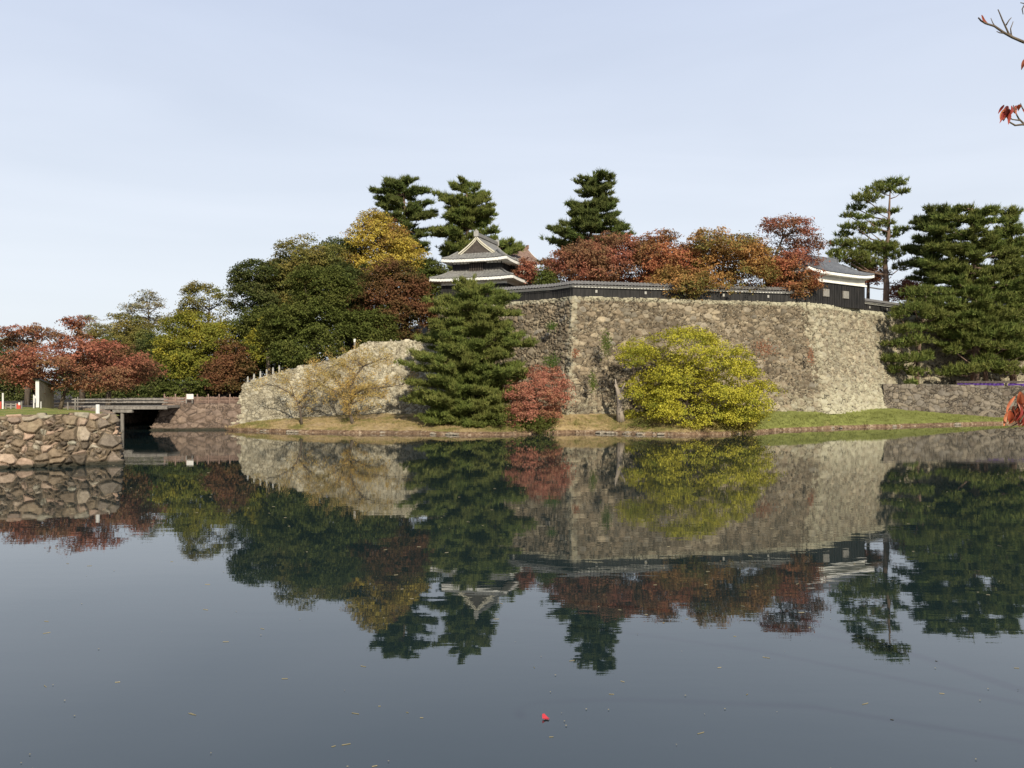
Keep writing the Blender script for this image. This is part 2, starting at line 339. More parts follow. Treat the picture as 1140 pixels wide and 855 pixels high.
# near wall on the left, large stones
nt_ = [Vector((-60,36,2.6)), at(-60,464,40.2), at(0,463,40.9), at(70,460,42.0), at(129,461.5,43.4), Vector((-25.6,52,2.5)), Vector((-36.5,69,2.3)), Vector((-38.5,71,2.2))]
nb_ = [Vector((-60,35.6,-.5)), Vector((X(-60,39.8),39.8,-.5)), Vector((X(0,40.5),40.5,-.5)), Vector((X(70,41.6),41.6,-.5)), Vector((X(138,43.0),43.0,-.5)), Vector((-25.0,52,-.5)), Vector((-35.9,69,-.5)), Vector((-37.9,71,-.5))]
stone_wall('embankment_wall', 'near bank wall of big rounded boulders with small filler stones, at left', 'stone wall', nt_, nb_, M['st_near'],
           cell=.33, aspect=1.45, res=.035, depth=.26, seed=3.9, wvar=1.0, rnd_=.34, rough=.05, small=.30, fine=.95, curve=1.05, cap=.6, ragged=.07,
           lichen=lambda U, v, P: .10*(v > .6) + np.clip(.25-v*1.0, -.1, .2)*0)
# low wall at right below the pines
rt = [at(983,427.5,87.6), at(1030,428,88.3), at(1075,428.5,88.9), at(1115,429.3,89.3), at(1180,430,89.0)]
rb = [Vector((X(985,86.5),86.5,1.4)), Vector((X(1030,87.2),87.2,1.0)), Vector((X(1075,87.9),87.9,.6)), Vector((X(1115,88.4),88.4,.3)), Vector((X(1180,88.1),88.1,-.2))]
stone_wall('retaining_wall', 'low grey brown fieldstone wall behind the lawn at right, under the purple curtain', 'stone wall', rt, rb, M['st_low'],
           cell=.36, aspect=1.2, res=.07, depth=.17, seed=9.2, wvar=.8, curve=1.1, cap=1.0)

# ------------------------------------------------------------------ ground and water
def struct(o): o['kind'] = 'structure'; return o
g = MB(); g.quadpts((-2500,-800,-1.6),(2500,-800,-1.6),(2500,4000,-1.6),(-2500,4000,-1.6)); struct(g.build('ground', M['soil']))
m, n, b = newmat('water')
b.inputs['Base Color'].default_value = (.013,.024,.024,1); b.inputs['Roughness'].default_value = .015; b.inputs['IOR'].default_value = 1.78
n1 = objnoise(n, 1.0, 3, .5, (.55,1.9,1)); n2 = objnoise(n, .12, 2, .5, (.6,1.2,1)); n3 = objnoise(n, .05, 2, .5)
m1 = N(n, 'ShaderNodeMath', operation='MULTIPLY'); L2 = n.links.new
r3 = N(n, 'ShaderNodeMapRange'); L2(n3, r3.inputs['Value']); r3.inputs['From Min'].default_value = .4; r3.inputs['From Max'].default_value = .62; r3.inputs['To Min'].default_value = .35; r3.inputs['To Max'].default_value = 1.0
L2(n1, m1.inputs[0]); L2(r3.outputs[0], m1.inputs[1])
m2 = N(n, 'ShaderNodeMath', operation='MULTIPLY_ADD'); L2(n2, m2.inputs[0]); m2.inputs[1].default_value = 1.2; L2(m1.outputs[0], m2.inputs[2])
bump(n, b, m2.outputs[0], .0022, 1.0)
M['water'] = m
g = MB()
ys = [-30,0,10,20,30,40,60,80,100,130]
g.grid([[(x, y, 0) for x in range(-200, 201, 40)] for y in ys]); struct(g.build('moat_water', m))

m, n, b = newmat('lawn')
geo = n.nodes.new('ShaderNodeNewGeometry'); sx = n.nodes.new('ShaderNodeSeparateXYZ'); n.links.new(geo.outputs['Position'], sx.inputs[0])
mrx = N(n, 'ShaderNodeMapRange'); n.links.new(sx.outputs[0], mrx.inputs['Value']); mrx.inputs['From Min'].default_value = 16; mrx.inputs['From Max'].default_value = 24; mrx.inputs['To Min'].default_value = -.05; mrx.inputs['To Max'].default_value = .28
f = objnoise(n, .42, 6, .7); ff = objnoise(n, 3.0, 6, .75)
ad = N(n, 'ShaderNodeMath', operation='ADD'); n.links.new(f, ad.inputs[0]); n.links.new(mrx.outputs[0], ad.inputs[1])
c = ramp(n, ad.outputs[0], [(.30, (.38,.28,.16)), (.42, (.34,.25,.12)), (.52, (.20,.17,.06)), (.66, (.17,.18,.05)), (.9, (.19,.20,.055))])
c = mul(n, c, ramp(n, ff, [(.3, (.65,.65,.65)), (.7, (1.3,1.3,1.3))]))
# bare earth at the water's edge
mrz = N(n, 'ShaderNodeMapRange'); n.links.new(sx.outputs[2], mrz.inputs['Value']); mrz.inputs['From Min'].default_value = .18; mrz.inputs['From Max'].default_value = .42
ad2 = N(n, 'ShaderNodeMath', operation='MULTIPLY_ADD'); n.links.new(f, ad2.inputs[0]); ad2.inputs[1].default_value = .8; n.links.new(mrz.outputs[0], ad2.inputs[2])
c = mixc(n, ramp(n, ad2.outputs[0], [(.55, (0,0,0)), (.85, (1,1,1))]), ramp(n, ff, [(.35, (.09,.055,.035)), (.52, (.20,.13,.08)), (.68, (.42,.34,.24))]), c)
n.links.new(c, b.inputs['Base Color']); b.inputs['Roughness'].default_value = .95; b.inputs['Specular IOR Level'].default_value = .1
bump(n, b, ff, .12); M['lawn'] = m
m, n, b = newmat('grass_near')
f = objnoise(n, .9, 6, .65); ff = objnoise(n, 9.0, 5, .7)
c = ramp(n, f, [(.35, (.30,.25,.08)), (.5, (.19,.20,.05)), (.7, (.14,.19,.04))])
c = mul(n, c, ramp(n, ff, [(.3, (.7,.7,.7)), (.7, (1.3,1.3,1.3))])); n.links.new(c, b.inputs['Base Color']); b.inputs['Roughness'].default_value = .95; b.inputs['Specular IOR Level'].default_value = .1
bump(n, b, ff, .05); M['grass'] = m

# bank between the shore and the foot of the walls
shore = [(255,479.2),(275,479.6),(300,480.6),(340,481.6),(400,482.6),(440,483.2),(480,483.6),(520,484.6),(560,484.6),(600,482.6),(640,482),(680,482.8),(720,484),(760,484.6),(800,484),(840,482),(870,479.6),(910,477.8),(950,476.3),(1000,475),(1050,473.4),(1110,471.7),(1200,470)]
back = [(-26,75.0,.30),(-24,75.2,.75),(-21,75.5,1.05),(-16,75.9,1.3),(-12,76.1,1.45),(-9,76.6,1.5),(-6,77.2,1.55),(-3.5,79.3,1.6),(-.5,77.2,1.6),(2.6,75.6,1.65),(5.2,73.4,1.65),(9,74.3,1.65),(13,75.1,1.65),(17,75.9,1.65),(21,76.8,1.65),(25,77.7,1.65),(29,78.8,1.65),(33,81.0,1.65),(36.5,84.0,1.65),(40.5,87.0,1.65),(46,87.7,1.15),(52.5,88.5,.6),(62,88.6,.2)]
rnd = random.Random(4); nrng = np.random.default_rng(4)
S_ = [Vector((X(px, shoreY(py)), shoreY(py), 0)) for px, py in shore]; Bk = [Vector(p) for p in back]
rows = 16; ncol = 340; tt_ = np.linspace(0, len(S_)-1, ncol)
Sx = np.array([[p.x,p.y,0] for p in S_]); Bx = np.array([[p.x,p.y,p.z] for p in Bk])
Si = np.stack([np.interp(tt_, range(len(S_)), Sx[:,k]) for k in range(3)], 1); Bi = np.stack([np.interp(tt_, range(len(S_)), Bx[:,k]) for k in range(3)], 1)
wob = np.convolve(nrng.normal(0,1,ncol+20), np.ones(6)/6, 'same')[10:-10]; Si[:,1] += wob*.35 - .1
P = []
stepz = .17 + .24*np.convolve(nrng.normal(0,1,ncol+20), np.ones(9)/3, 'same')[10:-10]*.35; stepz = np.clip(stepz,.04,.34)
for r in range(rows):
    if r == 0: q = Si.copy(); q[:,1] -= .15; q[:,2] = -.5
    elif r == 1: q = Si.copy(); q[:,2] = stepz*.5
    else:
        t = (r-2)/(rows-3+2) * 1.15
        q = Si + (Bi-Si)*(t+.02); q[:,2] = stepz + (Bi[:,2]-stepz)*(min(t,1)**.75) + nrng.normal(0,.03,ncol)
        q[:,2] = np.minimum(q[:,2], Bi[:,2]+.05)
    P.append(q)
P = np.array(P); idx = np.arange(rows*ncol).reshape(rows, ncol)
me = mesh_uniform('lawn_bank', P.reshape(-1,3), np.stack([idx[:-1,:-1], idx[:-1,1:], idx[1:,1:], idx[1:,:-1]], -1).reshape(-1,4))
struct(link('lawn_bank', me, M['lawn'], smooth=True))
# rubble edge stones at the waterline
rr = random.Random(77)
for k in range(40):
    px = rr.choice([rr.uniform(258,330), rr.uniform(400,540), rr.uniform(600,720), rr.uniform(690,860), rr.uniform(860,1090)])
    Y = np.interp(px, [a for a, b in shore], [shoreY(b) for a, b in shore])+rr.uniform(-.25,.25); r = rr.uniform(.10,.30); bm = MB(); cxk = X(px,Y)
    for i in range(5):
        th = math.pi*i/4; 
        for j in range(8):
            ph = 2*math.pi*j/8; w_ = 1+rr.uniform(-.18,.18)
            bm.V.append((cxk+math.sin(th)*math.cos(ph)*r*1.5*w_, Y+math.sin(th)*math.sin(ph)*r*w_, .06+math.cos(th)*r*.6*w_))
    for i in range(4):
        for j in range(8): bm.F.append((i*8+j, (i+1)*8+j, (i+1)*8+(j+1)%8, i*8+(j+1)%8))
    tag(bm.build('shore_stone', M['shorestone'], smooth=False), 'small pale stone at the waterline under the castle wall', 'stone', 'stones along the waterline')
gr_ = np.random.default_rng(5); nb_t = 26000; ii = gr_.integers(2, rows-4, nb_t//10); jj = gr_.integers(0, ncol-1, nb_t//10)
ct = P[ii, jj]; keep = (gr_.uniform(0,1,len(ct)) < .8); ct = ct[keep]; ci = np.repeat(np.arange(len(ct)), 10)
hh_ = gr_.uniform(.05,.22,len(ct))**1.0; pb = ct[ci]+gr_.normal(0,.12,(len(ci),3))*np.array([1.6,1,0]); a_ = gr_.uniform(0,6.28,len(ci)); wd_ = .025
sd2 = np.stack([np.cos(a_),np.sin(a_),a_*0],1)*wd_; tipp = pb+np.stack([gr_.normal(0,.04,len(ci)),gr_.normal(0,.04,len(ci)),hh_[ci]*gr_.uniform(.5,1.2,len(ci))],1)
V = np.stack([pb-sd2-np.array([0,0,.03]), pb+sd2-np.array([0,0,.03]), tipp],1).reshape(-1,3)
o_ = link('grass_tufts', mesh_uniform('grass_tufts', V, np.arange(len(V)).reshape(-1,3)), M['lawn']); tag(o_, 'rough grass tufts growing over the bank below the castle wall', 'grass', kind='stuff')
# land on the left (near bank top, with a grassy crest)
def poly_block(name, pts, z1, z0, mat):
    g = MB(); n = len(pts); g.V = [(x, y, z1) for x, y in pts] + [(x, y, z0) for x, y in pts]
    g.F = [tuple(range(n))] + [(i, (i+1) % n, n+(i+1) % n, n+i)[::-1] for i in range(n)]
    return struct(g.build(name, mat))
g = MB(); edge = [(-60,36.2),(-27.6,40.5),(-25.4,41.2),(-23,42.3),(-20.9,43.7),(-25.8,52.2),(-36.6,69.1),(-39,71.4)]
rowsP = []
for i in range(15):
    t = i/14; row = []
    for k in range(41):
        s = k/40*(len(edge)-1); a = int(min(s, len(edge)-2)); fr = s-a
        ex = edge[a][0]*(1-fr)+edge[a+1][0]*fr; ey = edge[a][1]*(1-fr)+edge[a+1][1]*fr
        cx_, cy_ = -46, 62
        x = ex+(cx_-ex)*t; y = ey+(cy_-ey)*t
        z = 2.52 + .33*math.sin(min(t*3.2, 1.57)) - .25*t if ey < 47 else 2.45+.2*t-.4*(max(0,(ey-50))/22)*(1-t)
        row.append((x, y, z + .03*math.sin(x*2.1+y)))
    rowsP.append(row)
g.grid(rowsP); struct(g.build('grass_bank', M['grass'], smooth=True))
poly_block('left_land', [(-400,30),(-61,34),(-61,60),(-40,58),(-39.2,72),(-39.6,93),(-31.2,93),(-31.1,75.6),(-22,77),(-22,130),(-400,130)], 2.2, -1.5, M['soil'])  # dark soil colour stands in for the unlit ground behind fence and railing
poly_block('castle_hill', [(-7.3,99),(-8.3,87),(-1.9,82.2),(4.3,78.5),(5.8,76.8),(29.6,82.4),(46.4,97.8),(74.8,100.4),(94,113),(94,300),(-12,300)], ZT-.06, -1.5, M['dirt'])
poly_block('path_terrace', [(38.5,88.4),(40,88.5),(50,89.5),(60,89.8),(100,89.5),(130,120),(44,120)], 3.86, -1.5, M['dirt'])
# hill slope behind the terrace wall
g = MB(); rowsP = []
xs = [-60,-50,-42,-34,-29,-25.2,-22,-18,-15,-12,-9,-6,-2]
def hillz(x, y):
    base = np.interp(x, [-60,-30,-25,-21,-18,-15,-12,-2], [2.3,2.4,4.0,5.2,6.3,7.6,8.2,8.6])
    return base + np.interp(y, [78,84,92,110,140], [0,.4,1.6,4.2,7.0])*np.interp(x, [-60,-40,-26,-12], [.0,.2,.8,1.0]) - .08
for y in (78.3,80,84,88,92,98,104,112,125,140):
    rowsP.append([(x, max(y, np.interp(x, [-26,-25,-12,-2],[80,77.9,78.6,80.2])) , hillz(x, y)) for x in xs])
g.grid(rowsP); struct(g.build('hill_slope', M['soil'], smooth=True))
# bank the camera stands on
g = MB(); g.grid([[(x, y, z) for x in np.linspace(-40, 40, 9)] for y, z in ((3.1,-1.5),(2.9,2.45),(2.2,2.6),(-5,2.6),(-40,2.7))]); struct(g.build('near_bank', M['grass']))

# ------------------------------------------------------------------ trees
ALL = {}
def crown_leaves(rows, Y, dens, leaf, per, seed, dfrac=.8, flat=.42, lobe=1.5, thr=.30, layer=.48, core=.5, clump=.6, cut=None):
    """rows: (py, xl, xr) outline read top to bottom -> leaf quads through the crown's outer volume, gathered in clumps and boughs"""
    rg = np.random.default_rng(seed)
    z = np.array([Zp(r[0], Y) for r in rows])[::-1]; xl = np.array([X(r[1], Y) for r in rows])[::-1]; xr = np.array([X(r[2], Y) for r in rows])[::-1]
    cxr = (xl+xr)/2; hw = (xr-xl)/2*1.08
    zz = np.linspace(z[0], z[-1], 60); hh = np.interp(zz, z, hw); cc = np.interp(zz, z, cxr)
    hmax = hh.max(); hd = (hh*.5+hmax*.5*np.sqrt(np.clip(hh/hmax,0,1)))*dfrac
    ring = np.pi*(hh+hd)*(zz[1]-zz[0]); area = ring.sum() + np.pi*hmax*hmax*dfrac*.7
    pr = ring+ .12*hh*hh; pr = pr/pr.sum()
    def samp(n, tmin):
        i = rg.choice(60, n, p=pr); th = rg.uniform(0, 2*np.pi, n); t = tmin+(1-tmin)*rg.uniform(0,1,n)**.6
        zt = zz[i]+rg.uniform(-.5,.5,n)*(zz[1]-zz[0])
        topf = np.clip((z[-1]-zt)/(.18*(z[-1]-z[0])), 0, 1); t = np.where(rg.uniform(0,1,n) > topf, rg.uniform(0,1,n)**.5, t)
        return np.stack([cc[i]+np.cos(th)*hh[i]*t, Y+np.sin(th)*hd[i]*t, zt], 1)
    K = max(7, int(area/(np.pi*lobe*lobe)*1.25)); LC = samp(K, .60); LR = rg.uniform(.6,1.25,K)
    dens = dens*2.3; per = int(per*.85)
    n = int(area*dens/(clump*1.1)); C0 = samp(n*3, .35); C0 += rg.normal(0,.16,C0.shape)
    dd = np.full(len(C0), 1e9)
    for k in range(0, K):
        q = (C0-LC[k])/(np.array([lobe, lobe, lobe*layer])*LR[k]); dd = np.minimum(dd, (q*q).sum(1))
    keep = np.exp(-dd) > thr*rg.uniform(.5,1.3,len(C0)); C0 = C0[keep][:n]
    nc = int(n*core); Cc = samp(nc, .0); Cc[:,0] = cc.mean()*.0+np.interp(Cc[:,2], zz, cc)+(Cc[:,0]-np.interp(Cc[:,2], zz, cc))*.72; Cc[:,1] = Y+(Cc[:,1]-Y)*.6
    Cc[:,2] = z[0]+(Cc[:,2]-z[0])*.90; C0 = np.concatenate([C0, Cc])
    n = len(C0); sz = clump*rg.uniform(.6,1.25,n)
    cen = np.stack([np.interp(C0[:,2], zz, cc), np.full(n, Y), C0[:,2]*.55+z[0]*.2+z[-1]*.25], 1)
    out = C0-cen; out /= (np.linalg.norm(out, axis=1, keepdims=True)+1e-6)
    cnt = per; ci = np.repeat(np.arange(n), cnt)
    g_ = rg.normal(0, .5, (n*cnt,3))*sz[ci][:,None]*np.array([1,1,flat])
    # clumps droop outwards
    rad = np.hypot(g_[:,0], g_[:,1]); g_[:,2] -= rad*rad*.25/sz[ci]
    P = C0[ci]+g_
    nm = out[ci]*.55 + np.array([0,0,.75]) + rg.normal(0,.55,(n*cnt,3)); nm /= np.linalg.norm(nm, axis=1, keepdims=True)
    a = np.cross(nm, rg.normal(0,1,(n*cnt,3))); a /= np.linalg.norm(a, axis=1, keepdims=True); b_ = np.cross(nm, a)
    s = leaf*rg.uniform(.6,1.3,(n*cnt,1))
    V = np.stack([P-a*s*.5, P+b_*s*.34, P+a*s*.5, P-b_*s*.34], 1).reshape(-1,3)
    return V, C0, (z[0], z[-1], cen.mean(0))
def limbs(g, base, targets, r0, rg, wig=.25, k=5):
    base = Vector(base)
    for t in targets:
        t = Vector(t); d = t-base; mid = base+d*.5+Vector((0,0,-.12*d.length))*1.0+Vector((rg.uniform(-1,1),rg.uniform(-1,1),rg.uniform(-.5,1)))*wig*d.length*.35
        pts = [base, base.lerp(mid,.6), mid, mid.lerp(t,.55)+Vector((0,0,.05*d.length)), t]
        g.tube(pts, [r0,r0*.75,r0*.55,r0*.35,r0*.12], k)
def tree(name, label, gx, gz, Y, rows, mat, seed, cat=None, dens=1.0, leaf=.2, per=34, trunk=.22, group=None, lean=0, bark='bark', nl=9, **kw):
    rg = np.random.default_rng(seed+500); rr = random.Random(seed)
    bx = X(gx, Y); o = empty(name, (bx, Y, gz), label, cat or name.replace('_', ' '), group)
    V, C0, (z0, z1, cen) = crown_leaves(rows, Y, dens, leaf, per, seed, **kw)
    g = MB(); ztop = z0+(z1-z0)*.7; fork = max(gz+.8, z0+(z1-z0)*.15)
    cxm = cen[0]
    pts = [Vector((bx,Y,gz-.3)), Vector((bx+(cxm-bx)*.25+lean, Y, gz+(fork-gz)*.5)), Vector((bx+(cxm-bx)*.55, Y, fork)), Vector((bx+(cxm-bx)*.8, Y+.2, (fork+ztop)/2)), Vector((cxm, Y, ztop))]
    g.tube(pts, [trunk*1.35, trunk, trunk*.85, trunk*.5, trunk*.15], 8)
    idx = rg.choice(len(C0), min(len(C0), nl*3), replace=False)
    for q, i in enumerate(idx):
        c = C0[i]; t = rr.uniform(0,1); b0 = pts[2].lerp(pts[3], t) if c[2] < pts[3].z+1 else pts[3].lerp(pts[4], t*.7)
        tgt = Vector(c)*.92+b0*.08
        limbs(g, b0, [tgt], trunk*(.38 if q < nl else .18), rr)
    g.build('trunk', M[bark], o, smooth=True)
    V = V-np.array(o.location); me = mesh_uniform('crown', V, np.arange(len(V)).reshape(-1,4)); link('crown', me, LM[mat], o)
    return o
def tufts(C0, out, rg, blades, ln, wd):
    n = len(C0); ci = np.repeat(np.arange(n), blades)
    d = out[ci]*.55 + np.array([0,0,.8]) + rg.normal(0,.55,(n*blades,3)); d /= np.linalg.norm(d, axis=1, keepdims=True)
    side = np.cross(d, rg.normal(0,1,(n*blades,3))); side /= np.linalg.norm(side, axis=1, keepdims=True)
    big = (rg.uniform(0,1,n) < .16)[ci][:,None]; l = ln*rg.uniform(.6,1.2,(n*blades,1))*np.where(big, 1.7, 1.0); P = C0[ci]+rg.normal(0,.05,(n*blades,3))
    return np.stack([P-side*wd*.5, P+side*wd*.5, P+d*l], 1).reshape(-1,3)
def pine(name, label, gx, gz, Y, tx, rows, seed, mat='pine', group=None, trunk=.3, spacing=1.0, nb=6, blades=10, ln=.36, wd=.085, dens=1.0, pads=None, dfrac=.85, droop=.0, cat='pine tree', rise=.12, pw=.28, top=True, jit=(.66,1.08), fillb=4):
    """tx: trunk polyline [(px,py)...] bottom to top; rows (py,xl,xr) outline"""
    rg = np.random.default_rng(seed); o = empty(name, (X(gx,Y), Y, gz), label, cat, group)
    tr = [Vector((X(gx,Y), Y, gz-.3))]+[at(px,py,Y) for px, py in tx]
    n = len(tr); g = MB(); g.tube(tr, [trunk*1.2*(1-.85*i/(n-1)) for i in range(n)], 8)
    tz = [p.z for p in tr]; txx = [p.x for p in tr]
    Cs = []; Os = []
    def add_branch(b0, tip, wid):
        d = tip-b0; Lh = d.length
        if Lh < .2: return
        sag = -.06*Lh
        mid = b0.lerp(tip,.5)+Vector((rg.normal(0,.07*Lh), rg.normal(0,.07*Lh), sag))
        r = min(.12, .03+.022*Lh)*(trunk/.3)**.5
        g.tube([b0, b0.lerp(mid,.5)+Vector((0,0,sag*.6)), mid, mid.lerp(tip,.6)+Vector((0,0,.0)), tip], [r,r*.8,r*.6,r*.35,r*.12], 5)
        m_ = max(10, int(dens*25*Lh*(wid/.5+.5)))
        t = rg.uniform(.10,1.05,m_)**.8
        px_ = np.array([np.interp(t,[0,.5,1,1.2],[b0[k],mid[k],tip[k],tip[k]+d[k]*.2]) for k in range(3)]).T
        w_ = wid*Lh**.5*np.sin(np.clip(t*1.25,0,1)*np.pi*.62+.4)
        off = rg.normal(0,1,(m_,3))*np.array([1,1,.55])*w_[:,None]*.66; off[:,2] = np.abs(off[:,2])*1.0-.10
        Cs.append(px_+off); od = np.tile(np.array(d.normalized()), (m_,1))*.8+off*1.0; Os.append(od/ (np.linalg.norm(od,axis=1,keepdims=True)+1e-6))
    if rows:
        z = np.array([Zp(r[0],Y) for r in rows])[::-1]; xl = np.array([X(r[1],Y) for r in rows])[::-1]; xr = np.array([X(r[2],Y) for r in rows])[::-1]
        zz = z[0]+.15; hmax = (xr-xl).max()/2
        while zz < z[-1]-.1:
            l_, r_ = np.interp(zz,z,xl), np.interp(zz,z,xr); bx = np.interp(zz,tz,txx)
            ph = rg.uniform(0,6.28); k_ = nb if (r_-l_) > 2 else 4
            for i in range(k_):
                th = ph+i*2*np.pi/k_+rg.normal(0,.25); c, s = math.cos(th), math.sin(th)
                ex = (r_-bx) if c > 0 else (bx-l_)
                ex = max(ex,.3); ed = ((r_-l_)/2*.6+hmax*.25)*dfrac
                Ln = 1/math.sqrt((c/ex)**2+(s/max(ed,.3))**2)*rg.uniform(*jit)
                zb = zz+rg.normal(0,.5); tip = Vector((bx+c*Ln, Y+s*Ln, min(zb+rg.uniform(-.2,.12)*Ln*.4, z[-1]-.2)))
                b0 = Vector((bx, Y, min(zb-rise*Ln, tz[-1])))
                add_branch(b0, tip, pw)
                if Ln > 2.2:
                    for q in range(2):
                        f0 = rg.uniform(.45,.75); s0 = b0.lerp(tip, f0); dl = Ln*rg.uniform(.28,.42); a2 = th+rg.choice([-1,1])*rg.uniform(.5,.9)
                        add_branch(s0, s0+Vector((math.cos(a2)*dl, math.sin(a2)*dl, rg.uniform(-.1,.25))), pw*.9)
            for i in range(fillb):
                th = rg.uniform(0,6.28); c, s = math.cos(th), math.sin(th); ex = max((r_-bx) if c > 0 else (bx-l_), .3)
                Ln = 1/math.sqrt((c/ex)**2+(s/max(ed,.3))**2)*rg.uniform(.35,.9); zb = zz+rg.uniform(-.4,.5)
                add_branch(Vector((bx,Y,min(zb-.35*Ln,tr[-1].z))), Vector((bx+c*Ln,Y+s*Ln,min(zb+rg.uniform(-.35,.35)*Ln, z[-1]-.2))), pw*.8)
            zz += spacing*.8*rg.uniform(.6,1.3)
        if top: add_branch(tr[-2].lerp(tr[-1],.5), Vector((tr[-1].x, Y, z[-1])), pw)
    if pads:
        for pd in pads:
            px, py, rx, rz = pd[:4]; dy = pd[4] if len(pd) > 4 else rg.uniform(-1,1)
            c = at(px,py,Y+dy); rx = rx*Y/F; rz = rz*Y/F
            zb = np.clip(c.z-.35*abs(c.x-np.interp(c.z,tz,txx))-.3, tz[1], tz[-1]); b0 = Vector((np.interp(zb,tz,txx), Y, zb))
            d = c-b0; r = .05+.015*d.length
            if d.length > .3: g.tube([b0, b0.lerp(c,.5)+Vector((rg.normal(0,.15),rg.normal(0,.2),-.1*d.length)), c], [r,r*.7,r*.4], 5)
            m_ = int(dens*38*(rx*rx*1.0+.3)*(.6+rz/rx))
            a = rg.uniform(0,2*np.pi,m_); t = rg.uniform(0,1,m_)**.5
            edge_ = 1+.18*np.sin(a*3+rg.uniform(0,6))+.12*np.sin(a*7+rg.uniform(0,6))
            q = np.stack([np.cos(a)*t*rx*edge_, np.sin(a)*t*rx*.85*edge_, rg.uniform(-.5,1,m_)*rz*np.sqrt(1-t*t*.75)],1)
            Cs.append(q+np.array(c)); od = q/np.array([rx,rx,rz*1.2]); Os.append(od/(np.linalg.norm(od,axis=1,keepdims=True)+1e-6))
            for k in range(max(3,int(rx*3))):
                a2 = rg.uniform(0,6.28); tp = c+Vector((math.cos(a2)*rx*.8, math.sin(a2)*rx*.7, rz*.1)); g.tube([c-Vector((0,0,rz*.3)), c.lerp(tp,.5), tp], [r*.4,r*.28,.015], 4)
    C0 = np.concatenate(Cs); O0 = np.concatenate(Os)
    V = tufts(C0, O0, rg, blades, ln, wd)-np.array(o.location)
    g.build('trunk', M['pinebark'], o, smooth=True)
    me = mesh_uniform('crown', V, np.arange(len(V)).reshape(-1,3)); link('crown', me, LM[mat], o)
    return o

PG = 'tall pines on the castle hill'
# ---- pines on the hill
pine('pine_tree', 'tall bushy pine above the yellow tree, leftmost on the castle hill', 452,ZT-2,104, [(453,300),(452,260),(450,225),(449,203)],
     [(198,440,458),(204,420,476),(214,414,478),(228,418,482),(240,422,484),(252,424,486),(266,428,488),(280,432,486),(296,436,484)], 11, 'pinedark', PG, spacing=1.25, nb=6, dens=.9, jit=(.75,1.12), fillb=1, pw=.24, ln=.42, wd=.1)
pine('pine_tree', 'broad fan shaped pine rising directly behind the two storey turret', 520,ZT,100, [(521,290),(520,255),(520,225),(518,204)],
     [(201,508,526),(208,492,542),(218,486,550),(232,488,552),(246,486,546),(256,484,560),(264,484,574),(274,488,574),(284,490,560),(296,494,550)], 12, 'pine', PG, spacing=1.15, nb=7, dens=.95, jit=(.8,1.12), fillb=2, pw=.24, ln=.42, wd=.095, rise=.28)
pine('pine_tree', 'cone shaped dark pine standing alone above the red trees in the middle', 657,ZT,94, [(657,310),(657,270),(660,235),(662,200)],
     [(194,656,668),(202,640,690),(208,640,684),(216,648,678),(226,634,684),(240,632,694),(252,622,700),(260,608,702),(268,614,696),(278,612,688),(288,606,680)], 23, 'pinedark', PG, spacing=1.1, nb=7, dens=.9, jit=(.85,1.12), fillb=1, pw=.24, ln=.40, wd=.095)
pine('pine_tree', 'open crowned tall pine with bare reddish trunk right of the one storey turret', 986,ZT,100,
     [(987,318),(985,290),(989,262),(990,232),(991,212)], None, 14, 'pine', PG, trunk=.36,
     pads=[(992,205,17,4),(978,212,16,5),(1004,214,8,3),(964,222,15,6),(953,232,10,4),(946,241,9,4),(962,243,9,3),(975,236,10,3),(995,236,7,3),(984,250,12,4),(952,253,14,5),(968,258,10,4),(993,262,10,4),(940,262,8,4),(1002,256,8,3),(935,272,12,6),(955,275,18,8),(975,280,16,8),(948,288,20,9),(930,283,8,6),(965,295,18,8),(985,275,14,6),(995,285,12,7),(1003,298,9,7)], dens=1.15, blades=10, ln=.42, wd=.095)
pine('pine_tree', 'dark flat topped pine between the open pine and the great pine mass at right', 1035,ZT,98,
     [(1036,340),(1038,290),(1040,260),(1041,240)], [(231,1022,1058),(236,1012,1064),(248,1010,1066),(262,1012,1062),(276,1008,1060),(290,1012,1060),(305,1016,1062),(325,1015,1060)], 15, 'pinedark', PG, spacing=1.15, dens=.9, fillb=2, ln=.42, wd=.095)
pine('pine_tree', 'great dense domed pine at the right edge, highest of the pine mass', 1085,3.8,93,
     [(1086,400),(1085,350),(1084,300),(1083,260),(1082,232)], [(229,1070,1098),(234,1058,1112),(242,1046,1120),(252,1040,1126),(270,1040,1130),(295,1030,1134),(320,1020,1136),(345,1012,1138),(365,1015,1138),(378,1025,1136)], 16, 'pine', PG, trunk=.45, spacing=1.2, nb=8, dens=.8, ln=.44, wd=.10, dfrac=.55, pw=.24, fillb=2)
pine('pine_tree', 'pointed bright green pine cut by the right edge of the picture', 1128,3.8,94,
     [(1128,400),(1128,340),(1127,280),(1126,240)], [(232,1122,1128),(244,1114,1138),(262,1108,1146),(290,1104,1152),(320,1100,1160),(350,1098,1165),(390,1090,1165)], 17, 'pine', PG, trunk=.35, spacing=1.15, nb=8, dens=.9, ln=.44, wd=.10, dfrac=.6)
pine('pine_tree', 'low spreading pine over the path, left foot of the pine mass', 1020,3.8,91.2,
     [(1022,400),(1024,380),(1028,350),(1032,330)], None, 18, 'pine', 'pines on the path behind the low wall', trunk=.25,
     pads=[(1028,326,24,7,-1),(1050,338,20,7,-1),(1018,345,20,6,-2),(1000,352,10,5,-2),(1045,352,18,5,-2),(1008,368,16,6,-2.5),(998,384,14,5,-2),(1020,380,16,6,-2.5),(1035,366,14,6,-1),(990,400,14,5,-1.5),(1012,400,18,6,-2.5),(1030,398,12,6,-2),(1022,416,12,5,-2),(1015,428,6,4,-2.6),(1000,412,12,5,-1.5)], dens=1.0, ln=.42, wd=.095)
